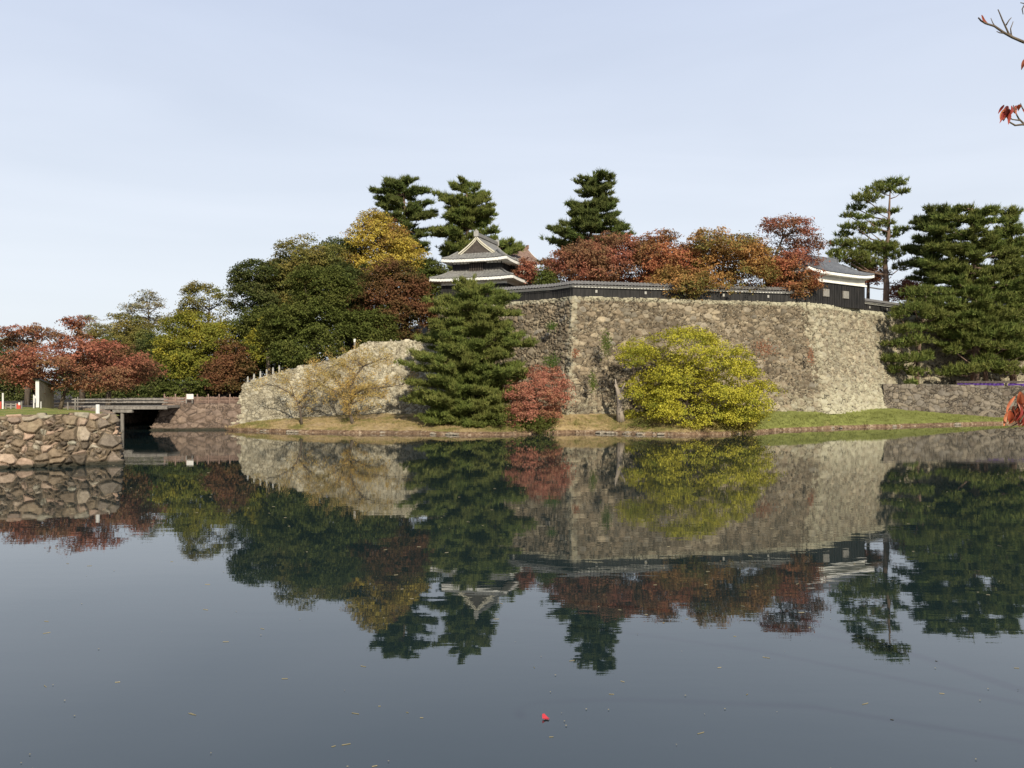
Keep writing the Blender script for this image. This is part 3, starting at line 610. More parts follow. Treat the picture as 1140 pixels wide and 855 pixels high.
pine('pine_tree', 'low spreading pine with long level boughs over the purple curtain', 1098,3.8,93.6,
     [(1097,410),(1096,385),(1092,360),(1088,340)], None, 19, 'pinelight', 'pines on the path behind the low wall', trunk=.25,
     pads=[(1080,345,24,6,-1),(1110,352,26,7,-1),(1130,345,18,6,-1),(1070,362,22,6,-2),(1100,368,22,6,-2),(1130,372,20,6,-2),(1085,384,20,5,-2),(1120,388,24,6,-2),(1140,395,14,6,-2),(1063,392,10,5,-2),(1075,412,22,5,-2.4),(1105,408,24,6,-2),(1130,414,20,5,-2),(1058,416,14,5,-2.4),(1095,400,16,5,-1.5)], dens=.95, ln=.42, wd=.095)
# ---- the big pine on the shore
pine('pine_tree', 'large many layered pine leaning over the water in front of the turret', 527,1.2,71.2,
     [(525,440),(524,400),(526,360),(527,325)], [(310,520,534),(318,505,548),(326,492,566),(338,476,574),(352,468,580),(366,460,584),(378,456,594),(388,462,590),(398,452,596),(410,446,590),(422,452,580),(434,440,584),(446,448,575),(456,452,570),(466,452,560),(474,462,555)], 20, 'pinelight', None, trunk=.3, spacing=.85, nb=8, dens=1.35, ln=.32, wd=.07, dfrac=.75, pw=.21)
# ---- trees along the parapet
G = 'autumn trees along the parapet'
tree('maple_tree', 'red autumn tree left of centre behind the parapet, below the lone pine', 655,ZT,84.5, [(262,668,700),(270,645,716),(278,622,724),(290,606,728),(302,600,730),(314,602,728)], 'red', 31, group=G, dens=1.3)
tree('maple_tree', 'rounded red brown tree at the middle of the parapet', 728,ZT,83.0, [(258,722,748),(265,706,768),(275,700,775),(288,698,780),(302,704,782),(316,708,780)], 'redorange', 32, group=G, dens=1.3)
tree('maple_tree', 'small red tinged tree reaching over the parapet onto the stone wall', 752,ZT,79.6, [(296,738,775),(306,728,790),(316,722,795),(326,720,780),(334,725,765),(340,730,756)], 'orange', 33, group=G, dens=1.3, dfrac=.55)
tree('maple_tree', 'wide orange and green tree in the middle of the parapet row', 800,ZT,82.4, [(256,785,805),(262,768,838),(275,756,852),(290,756,858),(305,760,862),(318,764,862),(326,770,858)], 'orange', 34, group=G, dens=1.3)
tree('maple_tree', 'tall rust red tree with twiggy open top beside the one storey turret', 850,ZT,84.6, [(240,866,884),(248,846,900),(258,838,908),(270,838,914),(282,836,914),(294,840,908)], 'red', 35, group=G, core=.15, dens=.95, thr=.5, leaf=.18)
tree('maple_tree', 'bright red orange low tree overlapping the left end of the one storey turret', 866,ZT,82.2, [(284,862,890),(292,850,908),(302,846,912),(312,850,912),(322,856,910),(330,872,902)], 'redorange', 36, group=G, dens=1.25, dfrac=.45)
tree('maple_tree', 'small crimson tree glimpsed between the turret roofs, beside the gabled hall', 588,ZT,87.5, [(288,580,592),(296,574,600),(306,572,602),(314,574,602)], 'red', 37, group=G, dens=1.1)
tree('evergreen_shrub', 'rounded dark green shrub peeping over the parapet right of the turret', 606,ZT,80.8, [(299,600,612),(305,597,618),(312,596,621),(317,598,620)], 'green', 38, dens=1.5, dfrac=.6, trunk=.08)
tree('maple_tree', 'small dusky red tree behind the open crowned pine at right', 966,ZT,104, [(290,955,975),(297,948,985),(306,948,988),(314,950,985)], 'red', 39, group=G)
tree('maple_tree', 'crimson low tree between two pine trunks right of the one storey turret', 1010,ZT,103, [(310,1000,1020),(316,992,1030),(324,990,1035),(332,992,1034)], 'red', 40, group=G)
# ---- trees of the left hill
G = 'wood on the slope left of the turret'
tree('deciduous_tree', 'golden yellow tree with an orange crest below the leftmost tall pine', 425,9.5,95, [(236,408,422),(244,400,432),(256,392,450),(266,384,462),(278,382,470),(290,380,474),(302,384,472),(312,390,466)], 'yellow', 41, group=G, dens=1.25)
tree('maple_tree', 'wide brown red tree left of the large shore pine', 430,8.2,85.5, [(288,430,462),(298,412,478),(312,400,486),(328,392,488),(344,386,488),(360,386,484),(374,390,480),(384,402,472)], 'brownred', 42, group=G, core=.9, dens=1.4, dfrac=.6)
tree('maple_tree', 'big rounded dark green maple hanging over the pale terrace wall', 352,6.0,81.0, [(296,340,385),(306,325,394),(320,312,396),(336,302,394),(352,296,392),(368,294,390),(384,296,388),(398,302,380),(408,320,365)], 'green', 43, group=G, core=.8, dens=1.6, dfrac=.6, lobe=1.3)
tree('evergreen_tree', 'dark evergreen with a knobbly top at the left shoulder of the slope', 285,5,90, [(289,276,292),(294,262,304),(302,256,312),(314,258,316),(328,262,320),(344,262,320),(360,262,318),(380,268,316),(400,276,312)], 'darkgreen', 44, group=G, dens=1.5)
tree('evergreen_tree', 'olive green tree high on the slope behind the big green maple', 335,7,93, [(264,330,350),(270,314,376),(280,304,388),(292,300,392),(306,298,392),(322,300,390),(340,304,386)], 'olive', 45, group=G, dens=1.4)
tree('evergreen_tree', 'dull brown green treetop between the yellow tree and the olive one', 378,8.5,96, [(264,366,392),(270,358,402),(282,354,408),(298,354,410),(316,356,408)], 'darkgreen', 46, group=G, dens=1.3)
tree('deciduous_tree', 'loose yellowish tree with an open top at the foot of the slope', 228,2.3,94, [(314,218,240),(322,206,256),(334,200,264),(348,198,268),(362,200,270),(380,200,268)], 'olive', 47, group=G, core=.15, dens=.9, thr=.55)
tree('deciduous_tree', 'broad olive yellow tree above the picket fence', 205,2.3,86, [(345,195,225),(355,182,246),(368,176,260),(382,175,262),(396,177,258),(410,180,250),(422,186,242)], 'oliveyel', 48, group=G, dens=1.35)
tree('maple_tree', 'dark crimson maple between the picket fence and the terrace corner', 255,2.4,82.5, [(380,245,264),(388,234,276),(398,230,280),(410,228,282),(422,228,278),(434,232,270)], 'brownred', 49, group=G, dens=1.4)
tree('shrub', 'bright green leafy shrub behind the white notice board', 200,2.3,79, [(422,190,225),(428,178,230),(434,170,226),(441,166,220)], 'green', 50, dens=.9, trunk=.06, clump=.4, flat=.25, per=26)
tree('deciduous_tree', 'slim pale half bare tree standing above the dark wood at left', 165,2.3,112, [(324,158,172),(332,146,180),(342,138,190),(352,140,190),(364,146,186),(376,152,182)], 'pale', 51, group=G, core=.08, dens=.55, thr=.6, leaf=.2)
tree('deciduous_tree', 'rounded olive tree behind the left red maples, right of the small red crown', 135,2.3,108, [(350,128,150),(358,112,164),(370,106,178),(385,104,184),(402,106,188),(420,110,186)], 'olive', 52, group=G, dens=1.4)
tree('evergreen_tree', 'dark green tree filling the gap above the bridge', 178,2.3,98, [(374,165,190),(384,150,205),(398,140,212),(414,135,215),(430,135,215),(443,135,215)], 'darkgreen', 53, group=G, dens=1.5)
tree('deciduous_tree', 'thin brownish half bare tree between the small red crown and the pale tree', 104,2.3,115, [(348,98,110),(356,92,120),(366,88,126),(380,88,128)], 'pale', 54, group=G, core=.08, dens=.6, thr=.5)
tree('evergreen_tree', 'tall shadowed evergreen filling the wood right of the crimson maple', 300,4.5,88, [(345,275,305),(360,262,318),(380,258,322),(400,258,322),(418,260,318)], 'green', 55, group=G, dens=1.3)
tree('deciduous_tree', 'small yellow green tree peeping out under the dark evergreen', 300,4.4,82.6, [(352,300,312),(362,284,318),(374,278,312),(388,278,308),(400,282,306)], 'oliveyel', 56, group=G, dens=1.2, dfrac=.5)
tree('maple_tree', 'shadowy green tree filling the hillside below the brown red one', 408,7.5,83.0, [(342,385,430),(352,378,438),(364,376,442),(376,384,440),(384,392,436)], 'green', 57, group=G, dens=1.5, dfrac=.5, core=.9)
tree('evergreen_tree', 'dark green tree wedged between the big green maple and the yellow tree', 392,8.0,89.0, [(292,376,404),(304,368,412),(320,366,416),(340,368,414),(360,372,410),(380,376,408)], 'darkgreen', 58, group=G, dens=1.5, core=.9)
tree('deciduous_tree', 'reddish brown wispy treetop rising out of the golden yellow tree', 418,9.5,98, [(234,412,424),(240,404,434),(250,402,444),(262,410,452),(275,420,460)], 'brownred', 59, group=G, dens=.7, core=.1)
tree('evergreen_tree', 'mid green tree just behind the dark knobbly evergreen', 318,5,96, [(290,300,330),(300,290,340),(320,286,345),(345,286,345),(370,290,345)], 'olive', 60, group=G, dens=1.4, core=.8)
tree('evergreen_tree', 'shadowed dark shrubby tree behind the marker post on the terrace', 398,7.5,92, [(350,380,420),(365,376,424),(380,376,426),(394,378,426)], 'darkgreen', 68, group=G, dens=1.5, core=1.2)
tree('evergreen_tree', 'dark green tree squeezed between the brown red tree and the turret', 478,9.0,94, [(288,466,490),(298,460,496),(312,458,498),(330,458,498),(348,460,496)], 'green', 69, group=G, dens=1.5, core=.9)
G = 'red maples on the left bank'
tree('maple_tree', 'large spreading red maple on the left bank by the clay walled hut', 66,2.5,58, [(377,84,118),(384,48,138),(392,20,150),(400,6,162),(408,0,172),(416,2,176),(424,14,168),(431,40,150)], 'red', 61, group=G, dens=1.2, thr=.34, core=.35, layer=.35, leaf=.17, trunk=.12, dfrac=.7, nl=16, flat=.3)
tree('maple_tree', 'flat crowned red maple behind and left of the large spreading one', 30,2.3,78, [(359,28,52),(365,10,66),(373,2,72),(382,0,72),(392,2,66)], 'red', 62, group=G, core=.12, layer=.35, dens=.95, thr=.45, leaf=.18, flat=.28)
tree('maple_tree', 'small bright red crown poking above the large spreading maple', 92,2.3,80, [(352,76,94),(357,68,98),(363,76,98),(370,84,98),(378,84,100)], 'red', 63, group=G, dens=.8, thr=.4)
tree('maple_tree', 'dull red maple standing at the left end of the wooden bridge', 120,2.3,76, [(384,110,140),(394,98,152),(406,92,160),(420,90,158),(432,96,150)], 'brownred', 64, group=G, dens=1.3)
tree('evergreen_tree', 'dark shadowed evergreen behind the low rail fence at the left edge', 12,2.3,96, [(378,-30,20),(395,-40,40),(415,-45,45),(435,-45,48),(447,-45,48)], 'darkgreen', 65, dens=1.3)
tree('evergreen_tree', 'dark shadowed evergreen behind the bridge rail', 100,2.3,98, [(395,80,125),(410,68,140),(428,64,150),(444,64,150)], 'darkgreen', 66, dens=1.3)
tree('evergreen_tree', 'low dark evergreen behind the fence, left of the crimson maple', 238,2.3,90, [(400,225,265),(415,212,275),(430,208,278),(445,208,278)], 'darkgreen', 67, dens=1.4)
# ---- shore trees
tree('maple_tree', 'pinkish red rounded maple at the foot of the stone wall, touching the shore pine', 598,1.1,70.4, [(405,588,612),(412,574,622),(422,566,630),(434,562,634),(446,560,632),(458,558,626),(468,560,616),(476,568,606)], 'pink', 71, dens=1.4, leaf=.13, dfrac=.75, lobe=.95, thr=.42, core=.25, clump=.42, trunk=.08, per=40)
tree('shrub', 'dark green undergrowth under the pinkish maple at the water edge', 575,.8,69.4, [(458,555,590),(466,540,615),(474,536,618),(481,540,612)], 'green', 72, dens=1.2, leaf=.13, dfrac=.4, lobe=.8, clump=.4, trunk=.06)
tree('yellow_green_tree', 'bright yellow green spreading tree at the foot of the high stone wall', 752,1.0,71.2, [(365,742,792),(371,722,794),(379,694,792),(388,690,824),(398,692,834),(410,698,846),(422,702,850),(434,700,858),(446,698,860),(456,694,852),(465,700,846),(473,712,830)], 'yelgreen', 73, cat='tree', dens=1.3, leaf=.155, dfrac=.7, lobe=1.25, clump=.5, trunk=.2, thr=.33, core=.28, nl=14, layer=.46, per=36, flat=.45)
tree('shrub', 'scrubby brown green undergrowth below the yellow green tree', 770,.8,69.6, [(462,720,800),(470,700,835),(478,696,840),(483,702,836)], 'olive', 74, dens=.9, leaf=.13, dfrac=.25, lobe=.8, clump=.4, trunk=.05)

def bare(name, label, gx, gz, Y, segs, mat, seed, twigs, leafn, leaf=.09, bark='bark', r0=.13, lift=.6):
    """hand-laid main boughs, then recursive twigs with sparse leaves"""
    rr = random.Random(seed); o = empty(name, (X(gx,Y),Y,gz), label, 'tree'); g = MB(); tips = []
    def grow(p, d, Ln, r, k):
        q = p+d*Ln; mid = p.lerp(q,.5)+Vector((rr.gauss(0,.06),rr.gauss(0,.06),rr.gauss(0,.04)))*Ln
        g.tube([p,mid,q],[r,r*.75,r*.5],4); tips.append((q, k)); tips.append((mid,k))
        if k > 0:
            for _ in range(rr.choice([2,2,3])):
                nd = (d+Vector((rr.gauss(0,.5),rr.gauss(0,.5),rr.gauss(.05,.35)))).normalized(); grow(q if rr.random() < .7 else mid, nd, Ln*rr.uniform(.6,.85), r*.5, k-1)
    for s in segs:
        pts = [at(px,py,Y+(sd_[0] if sd_ else 0)) for px, py, *sd_ in s[1]]; r = s[0]; n_ = len(pts)
        g.tube(pts, [r*(1-.75*i/(n_-1)) for i in range(n_)], 6)
        for i in range(1,n_):
            d = (pts[i]-pts[i-1]).normalized()
            for _ in range(twigs):
                p = pts[i-1].lerp(pts[i], rr.random()); nd = (d*.6+Vector((rr.gauss(0,.7),rr.gauss(0,.7),rr.gauss(lift*.4,.4)))).normalized()
                grow(p, nd, rr.uniform(.5,.85), .022, 3)
    g.build('trunk', M[bark], o, smooth=True)
    V = []
    for q, k in tips:
        for _ in range(leafn):
            p = q+Vector((rr.gauss(0,.12),rr.gauss(0,.12),rr.gauss(0,.1))); a = Vector((rr.gauss(0,1),rr.gauss(0,1),rr.gauss(0,1))).normalized()
            b_ = a.cross(Vector((rr.gauss(0,1),rr.gauss(0,1),rr.gauss(0,1)))).normalized(); s = leaf*rr.uniform(.6,1.3)
            V += [p-a*s*.5, p+b_*s*.35, p+a*s*.5, p-b_*s*.35]
    V = np.array([tuple(v) for v in V])-np.array(o.location)
    me = mesh_uniform('crown', V, np.arange(len(V)).reshape(-1,4)); link('crown', me, LM[mat], o); return o
bare('cherry_tree', 'thin half bare tree with faded orange leaves, left of two by the pale wall', 336,.95,72.6,
     [(.12,[(336,473),(334,455),(330,445),(322,437),(308,430),(298,428)]), (.08,[(332,450),(340,440),(352,432),(362,424)]), (.06,[(328,443),(324,430),(320,422)]), (.06,[(334,455),(345,448),(355,446)])], 'gold', 5, 4, 2)
bare('cherry_tree', 'gnarled half bare tree with golden leaves, right of two by the pale wall', 392,1.0,72.2,
     [(.2,[(394,476),(390,462),(389,450),(392,440)]), (.11,[(390,455),(382,442),(374,436),(362,430),(350,426)]), (.12,[(391,446),(390,430),(396,418),(404,408),(418,402),(432,398)]), (.09,[(392,440),(404,434),(420,432),(436,430),(450,428)]),
      (.07,[(396,418),(388,408),(376,406),(362,410)]), (.07,[(390,450),(400,446),(412,440),(428,444)]), (.06,[(404,408),(398,402),(390,400)]), (.06,[(382,442),(378,426),(366,414),(354,412)])], 'gold', 6, 5, 3)
# dead trunk
o = empty('dead_trunk', (X(690,71.5),71.5,1.1), 'bleached bare broken trunk forking at the top, beside the yellow green tree', 'dead tree')
g = MB(); g.tube([at(691,470,71.5),at(690,458,71.5),at(690,445,71.5),at(688,436,71.5),at(686,429,71.5),at(685,422,71.6)],[.42,.30,.26,.2,.13,.05],8)
g.tube([at(689,440,71.5),at(693,433,71.4),at(696,426,71.4)],[.15,.1,.04],6); g.tube([at(688,436,71.5),at(684,428,71.3)],[.1,.03],6)
g.build('trunk', M['deadbark'], o, smooth=True)

# ivy and small plants on the wall
def wallplant(px, py, Y, rx, rz, mat, label, seed, n=500):
    rg = np.random.default_rng(seed); c = np.array(at(px,py,Y)); q = rg.normal(0,.5,(n,3))*np.array([rx,.0,rz])*Y/F; q[:,1] = rg.uniform(-.25,.05,n)+q[:,2]*.3
    P = q+c; nm = np.array([0,-1,.4])+rg.normal(0,.5,(n,3)); nm /= np.linalg.norm(nm,axis=1,keepdims=True)
    a = np.cross(nm, rg.normal(0,1,(n,3))); a /= np.linalg.norm(a,axis=1,keepdims=True); b_ = np.cross(nm,a); s = .13*rg.uniform(.5,1.3,(n,1))
    V = np.stack([P-a*s*.5,P+b_*s*.4,P+a*s*.5,P-b_*s*.4],1).reshape(-1,3)
    o = link('wall_ivy', mesh_uniform('wall_ivy', V, np.arange(len(V)).reshape(-1,4)), LM[mat]); tag(o, label, 'ivy', 'plants growing on the high wall')
wallplant(675,382,73.6,6,13,'ivy','narrow green ivy patch on the high wall, left of the yellow green tree',1)
wallplant(660,425,72.6,4,12,'ivy','thin trailing ivy low on the high wall above the dead trunk',2,260)
wallplant(614,403,73.8,9,8,'ivy','bright green plant on the high wall just above the pinkish maple',3,420)
wallplant(614,363,76.0,6,5,'ivy','yellowish green tuft high on the wall left of its first corner',4,220)
wallplant(850,388,76.8,14,10,'ivyred','large faded orange ivy patch on the high wall right of the yellow green tree',5,330)
wallplant(902,395,79.2,4,11,'ivyred','small faded orange ivy patch close to the second wall corner',6,150)
wallplant(641,393,73.4,4,5,'ivyred','small reddish ivy patch at the first wall corner',7,110)

# ------------------------------------------------------------------ roofs and buildings
def panel(g, e0, e1, r1, r0, pitch=.33, amp=.08, sag=.12, nv=9, step=.06, lift=0.2):
    """tiled roof plane: eave e0-e1, top r0-r1, with round tile rows running down the slope and upturned eave corners"""
    e0, e1, r0, r1 = map(Vector, (e0,e1,r0,r1)); W = (e1-e0).length; nu = max(4,int(W/step)); P = []
    ax = (e1-e0).normalized()
    for j in range(nv):
        v = j/(nv-1); row = []
        for i in range(nu+1):
            u = i/nu; p = e0.lerp(e1,u).lerp(r0.lerp(r1,u), v)
            x = (p-e0).dot(ax); ph = (x/pitch) % 1.0
            p = p.copy(); p.z += amp*max(0,math.sin(ph*math.pi))**.6 - sag*math.sin(v*math.pi) + lift*(1-v)*(abs(2*u-1)**4)
            row.append(p)
        P.append(row)
    g.grid(P)
    return P[0]
def eave_edge(gw, pts, h, inset_dir, depth):
    """plaster eave: vertical band under the tile edge plus soffit running back"""
    n = len(pts); a = [Vector(p)-Vector((0,0,.07)) for p in pts]; b_ = [p-Vector((0,0,h)) for p in a]; c = [p+Vector(inset_dir)*depth+Vector((0,0,.02)) for p in b_]
    gw.grid([a,b_]); gw.grid([b_,c])
def rect(hw, hd, cx, cy, z): return [Vector((cx-hw,cy-hd,z)),Vector((cx+hw,cy-hd,z)),Vector((cx+hw,cy+hd,z)),Vector((cx-hw,cy+hd,z))]
def ring_roof(parent, name, o_hw, o_hd, i_hw, i_hd, cx, cy, z0, z1, tmat, wmat, band=.3, lift=.25, sag=.1):
    g = MB(); gw = MB(); O = rect(o_hw,o_hd,cx,cy,z0); I = rect(i_hw,i_hd,cx,cy,z1); hips = []
    ins = [(0,1,0),(-1,0,0),(0,-1,0),(1,0,0)]
    for k in range(4):
        e = panel(g, O[k], O[(k+1)%4], I[(k+1)%4], I[k], lift=lift, sag=sag)
        eave_edge(gw, e[::2]+([e[-1]] if (len(e)-1)%2 else []), band, ins[k], min(o_hw-i_hw, o_hd-i_hd)*.9+.1)
        a = O[k]+Vector((0,0,lift+.06)); b_ = I[k]+Vector((0,0,.08)); m_ = a.lerp(b_,.5)-Vector((0,0,sag+lift*.35))
        gh = MB(); hips.append(gh); gh.tube([a,a.lerp(m_,.5)-Vector((0,0,.04)),m_,b_],[.10,.13,.13,.13],6)
    r = g.build(name, tmat, parent, local=True)
    gw.build('eaves', wmat, r, local=True); [gh.build('hip_ridge', tmat, r, smooth=True, local=True) for gh in hips]; return r
def boards(g, x0, x1, y, z0, z1, axis='x', sgn=-1, pitch=.42):
    n_ = max(2,int(abs(x1-x0)/pitch))
    for i in range(n_+1):
        x = x0+(x1-x0)*i/n_
        if axis == 'x': g.box((x, y+sgn*.025, (z0+z1)/2), .06, .05, z1-z0)
        else: g.box((y+sgn*.025, x, (z0+z1)/2), .05, .06, z1-z0)
# --- two-storey turret
rz = math.atan2(-2.4, 6.85)
u_ = Vector((math.cos(rz), math.sin(rz), 0)); v_ = Vector((-math.sin(rz), math.cos(rz), 0))
frc = Vector((-.55, 84.0, 0)); HW, HD = 3.65, 3.85
ctr = frc - u_*HW + v_*HD
T = empty('corner_turret', (ctr.x, ctr.y, ZT), 'two storey castle turret with white eaves, black boards and tiled gable', 'turret', rz=rz)
zl = 15.15-ZT; zu = 17.25-ZT
g = MB(); g.box((0,0,1.45), 7.3, 7.6, 2.9); boards(g,-3.65,3.65,-3.8,0,2.2); boards(g,-3.8,3.8,3.65,0,2.2,'y',1); g.build('lower_walls', M['black'], T, local=True)
g = MB(); g.box((0,0,2.55), 7.36, 7.66, .55); g.build('plaster_band', M['white'], T, local=True)
ring_roof(T, 'lower_roof', 4.65, 4.75, 2.75, 2.9, 0, 0, zl, zl+.95, M['tile_l'], M['white'], .27, .12)
g = MB(); g.box((0,0,4.15), 5.5, 5.8, 2.1); boards(g,-2.75,2.75,-2.9,3.5,4.9); boards(g,-2.9,2.9,2.75,3.5,4.9,'y',1)
g.build('upper_walls', M['black'], T, local=True)
g = MB(); g.box((-1.7,0,4.78), 2.16, 5.87, .42); g.box((1.95,0,4.78), 1.66, 5.87, .42); g.build('plaster_band', M['white'], T, local=True)
wn = MB(); wn.box((-.05,-2.95,4.35), 1.55, .12, 1.15); wo = wn.build('window', M['deepblack'], T, local=True)
wn = MB()
for i in range(8): wn.box((-.05-.7+.2*i, -3.03, 4.35), .07, .06, 1.1)
wn.box((-.05,-3.04,3.78),1.7,.1,.08); wn.box((-.05,-3.04,4.93),1.7,.1,.08); wn.build('lattice', M['wooddark'], wo, local=True)
wn = MB(); wn.box((2.82,.4,4.35), .12, 1.2, 1.0); wn.build('window', M['deepblack'], T, local=True)
up = ring_roof(T, 'upper_roof', HW, HD, 2.2, 2.75, 0, 0, zu, zu+.85, M['tile_l'], M['white'], .28, .14)
# gabled top: ridge along y
ga = MB(); zr = 19.75-ZT; zb = zu+.75
def gcurve(t, side, y, top=zr, hw=2.05):   # concave rake profile from ridge (t=0) to foot (t=1)
    return Vector((side*hw*t, y, top-(top-zb)*(t**.78)))
gy0, gy1 = -3.05, 3.05
for side in (-1,1):
    P = []
    for i in range(12):
        t = i/11; row = []
        for j in range(103):
            y = gy0+(gy1-gy0)*j/102; p = gcurve(t, side, y); p.z += .05*max(0,math.sin(((y/.3)%1)*math.pi))**.6; row.append(p)
        P.append(row)
    ga.grid(P)
ga.build('gable_roof', M['tile_l'], T, local=True)
for yy, sg in ((gy0,-1),(gy1,1)):
    gw = MB()
    for k_, (dz, th, off) in enumerate(((.04,.16,.0),(-.20,.13,.06))):
        for side in (-1,1):
            A_ = [gcurve(i/11, side, yy+sg*(.05-off))+Vector((0,0,dz)) for i in range(12)]; B_ = [p-Vector((0,0,th)) for p in A_]
            A2 = [p-Vector((0,sg*.14,0)) for p in A_]; B2 = [p-Vector((0,sg*.14,0)) for p in B_]
            gw.grid([A_,B_]); gw.grid([A_,A2]); gw.grid([B_,B2])
    gw.build('bargeboard', M['cream'], T, local=True)
    gt = MB(); pts = [gcurve(i/8,-1,yy-sg*.12)-Vector((0,0,.3)) for i in range(8,-1,-1)]+[gcurve(i/8,1,yy-sg*.12)-Vector((0,0,.3)) for i in range(1,9)]
    gt.F.append(tuple(range(len(pts)))); gt.V += [tuple(p) for p in pts]; gt.build('gable_panel', M['wooddark'], T, local=True)
g = MB(); g.box((0,0,zr+.12), .32, 6.1, .28); g.tube([(0,-3.1,zr+.3),(0,3.1,zr+.3)],[.12,.12],8); rd = g.build('ridge', M['tile_l'], T, local=True)
for yy in (-3.12,3.12):
    g = MB(); g.box((0,yy,zr+.18),.5,.14,.5); g.tube([(-.2,yy,zr+.4),(-.12,yy,zr+.6)],[.08,.02],5); g.tube([(.2,yy,zr+.4),(.12,yy,zr+.6)],[.08,.02],5); g.tube([(0,yy,zr+.4),(0,yy,zr+.72)],[.1,.03],5)
    g.build('ridge_ornament', M['stonegrey'], rd, local=True)

# --- one-storey turret at right
c1 = Vector((29.75,80.7,0)); rz2 = math.atan2(6.7,9.4); u2 = Vector((math.cos(rz2),math.sin(rz2),0)); v2 = Vector((-math.sin(rz2),math.cos(rz2),0))
W2, D2_ = 5.85, 3.2; ctr = c1+u2*(W2-.1)+v2*(D2_+.55)
K = empty('long_turret', (ctr.x,ctr.y,ZT), 'one storey castle turret with dark grey hipped roof, white plaster band and two windows', 'turret', rz=rz2)
ze = 15.6-ZT
M['plaster_shaded'] = simple('plaster_shaded', (.50,.475,.41), (.62,.60,.53), 1.2, .85, .003)  # white plaster toned down: shade under the eave put into the colour
g = MB(); g.box((0,0,1.15), 10.3, 4.9, 2.4); boards(g,-5.15,5.15,-2.45,-.05,2.3,pitch=.3); boards(g,-2.45,2.45,5.15,-.05,1.95,'y',1); boards(g,-2.45,2.45,-5.15,-.05,1.95,'y',-1); g.build('walls', M['black'], K, local=True)
g = MB(); g.box((0,0,2.8), 10.4, 5.0, .9); g.build('plaster_band', M['plaster_shaded'], K, local=True)
g = MB(); g.box((0,0,2.4), 10.7, 5.3, .18); g.build('sill_band', M['white'], K, local=True)
for x in (-1.9, 1.6):
    g = MB(); g.box((x,-2.50,1.25), 1.05, .12, .78); wo = g.build('window', M['wood'], K, local=True)
    g = MB()
    for i in range(6): g.box((x-.42+.168*i,-2.58,1.25), .05,.05,.74)
    g.build('lattice', M['stonegrey'], wo, local=True)
ring_roof(K, 'hip_roof', W2, D2_, 3.4, .9, 0, 0, ze, ze+1.35, M['tile_d'], M['white'], .26, .3, .16)
g = MB()
for s_ in (-1,1):
    panel(g, (-3.7*1,s_*.95,ze+1.3),(3.7,s_*.95,ze+1.3),(3.7,0,ze+1.9),(-3.7,0,ze+1.9), sag=.03, lift=0)
g.build('gable_roof', M['tile_d'], K, local=True)
for s_ in (-1,1): g = MB(); g.quadpts((s_*3.55,-.95,ze+1.25),(s_*3.55,.95,ze+1.25),(s_*3.55,0,ze+1.85)); g.build('gable_panel', M['tile_d'], K, local=True)
g = MB(); g.box((0,0,ze+1.98), 7.5,.3,.26); g.tube([(-3.8,0,ze+2.14),(3.8,0,ze+2.14)],[.11,.11],8)
rd = g.build('ridge', M['tile_d'], K, local=True)
for s_ in (-1,1):
    g = MB(); g.box((s_*3.82,0,ze+1.98),.14,.44,.46); g.tube([(s_*3.82,0,ze+2.15),(s_*3.82,0,ze+2.42)],[.09,.03],5); g.build('ridge_ornament', M['tile_d'], rd, local=True)

# --- gabled hall behind the turret
Yh = 104; p0 = at(587,277,Yh); H_ = empty('gabled_hall', (X(584,Yh),Yh,ZT), 'hall with brown tiled roof and cream gable glimpsed right of the two storey turret', 'building', rz=R(35))
zt = p0.z-ZT; g = MB(); hwid, hlen = 3.1, 7; zw = zt-2.1
g.box((-hlen/2,0,zw/2), hlen, hwid*1.7, zw); g.V += [(-.02,-hwid*.85,zw),(-.02,hwid*.85,zw),(-.02,0,zt-.35),(-hlen,-hwid*.85,zw),(-hlen,hwid*.85,zw),(-hlen,0,zt-.35)]; n0 = len(g.V); g.F += [(n0-6,n0-5,n0-4),(n0-3,n0-1,n0-2)]
g.build('walls', M['cream'], H_, local=True)
g = MB(); gb = MB()
for s_ in (-1,1):
    panel(g, (-hlen-.4,s_*hwid,zt-2.25),(.4,s_*hwid,zt-2.25),(.4,0,zt),(-hlen-.4,0,zt), sag=.15, lift=.1)
    gb.beam((.42,s_*hwid,zt-2.35),(.42,s_*hwid*.45,zt-1.2),.08,.26); gb.beam((.42,s_*hwid*.45,zt-1.2),(.42,0,zt-.15),.08,.26)
rf = g.build('roof', M['tile_r'], H_, local=True); gb.build('bargeboard', M['white'], H_, local=True)
g = MB(); g.box((-hlen/2,0,zt+.1),hlen+1,.3,.3); g.box((.45,0,zt+.25),.2,.4,.5); g.build('ridge', M['tile_r'], rf, local=True)

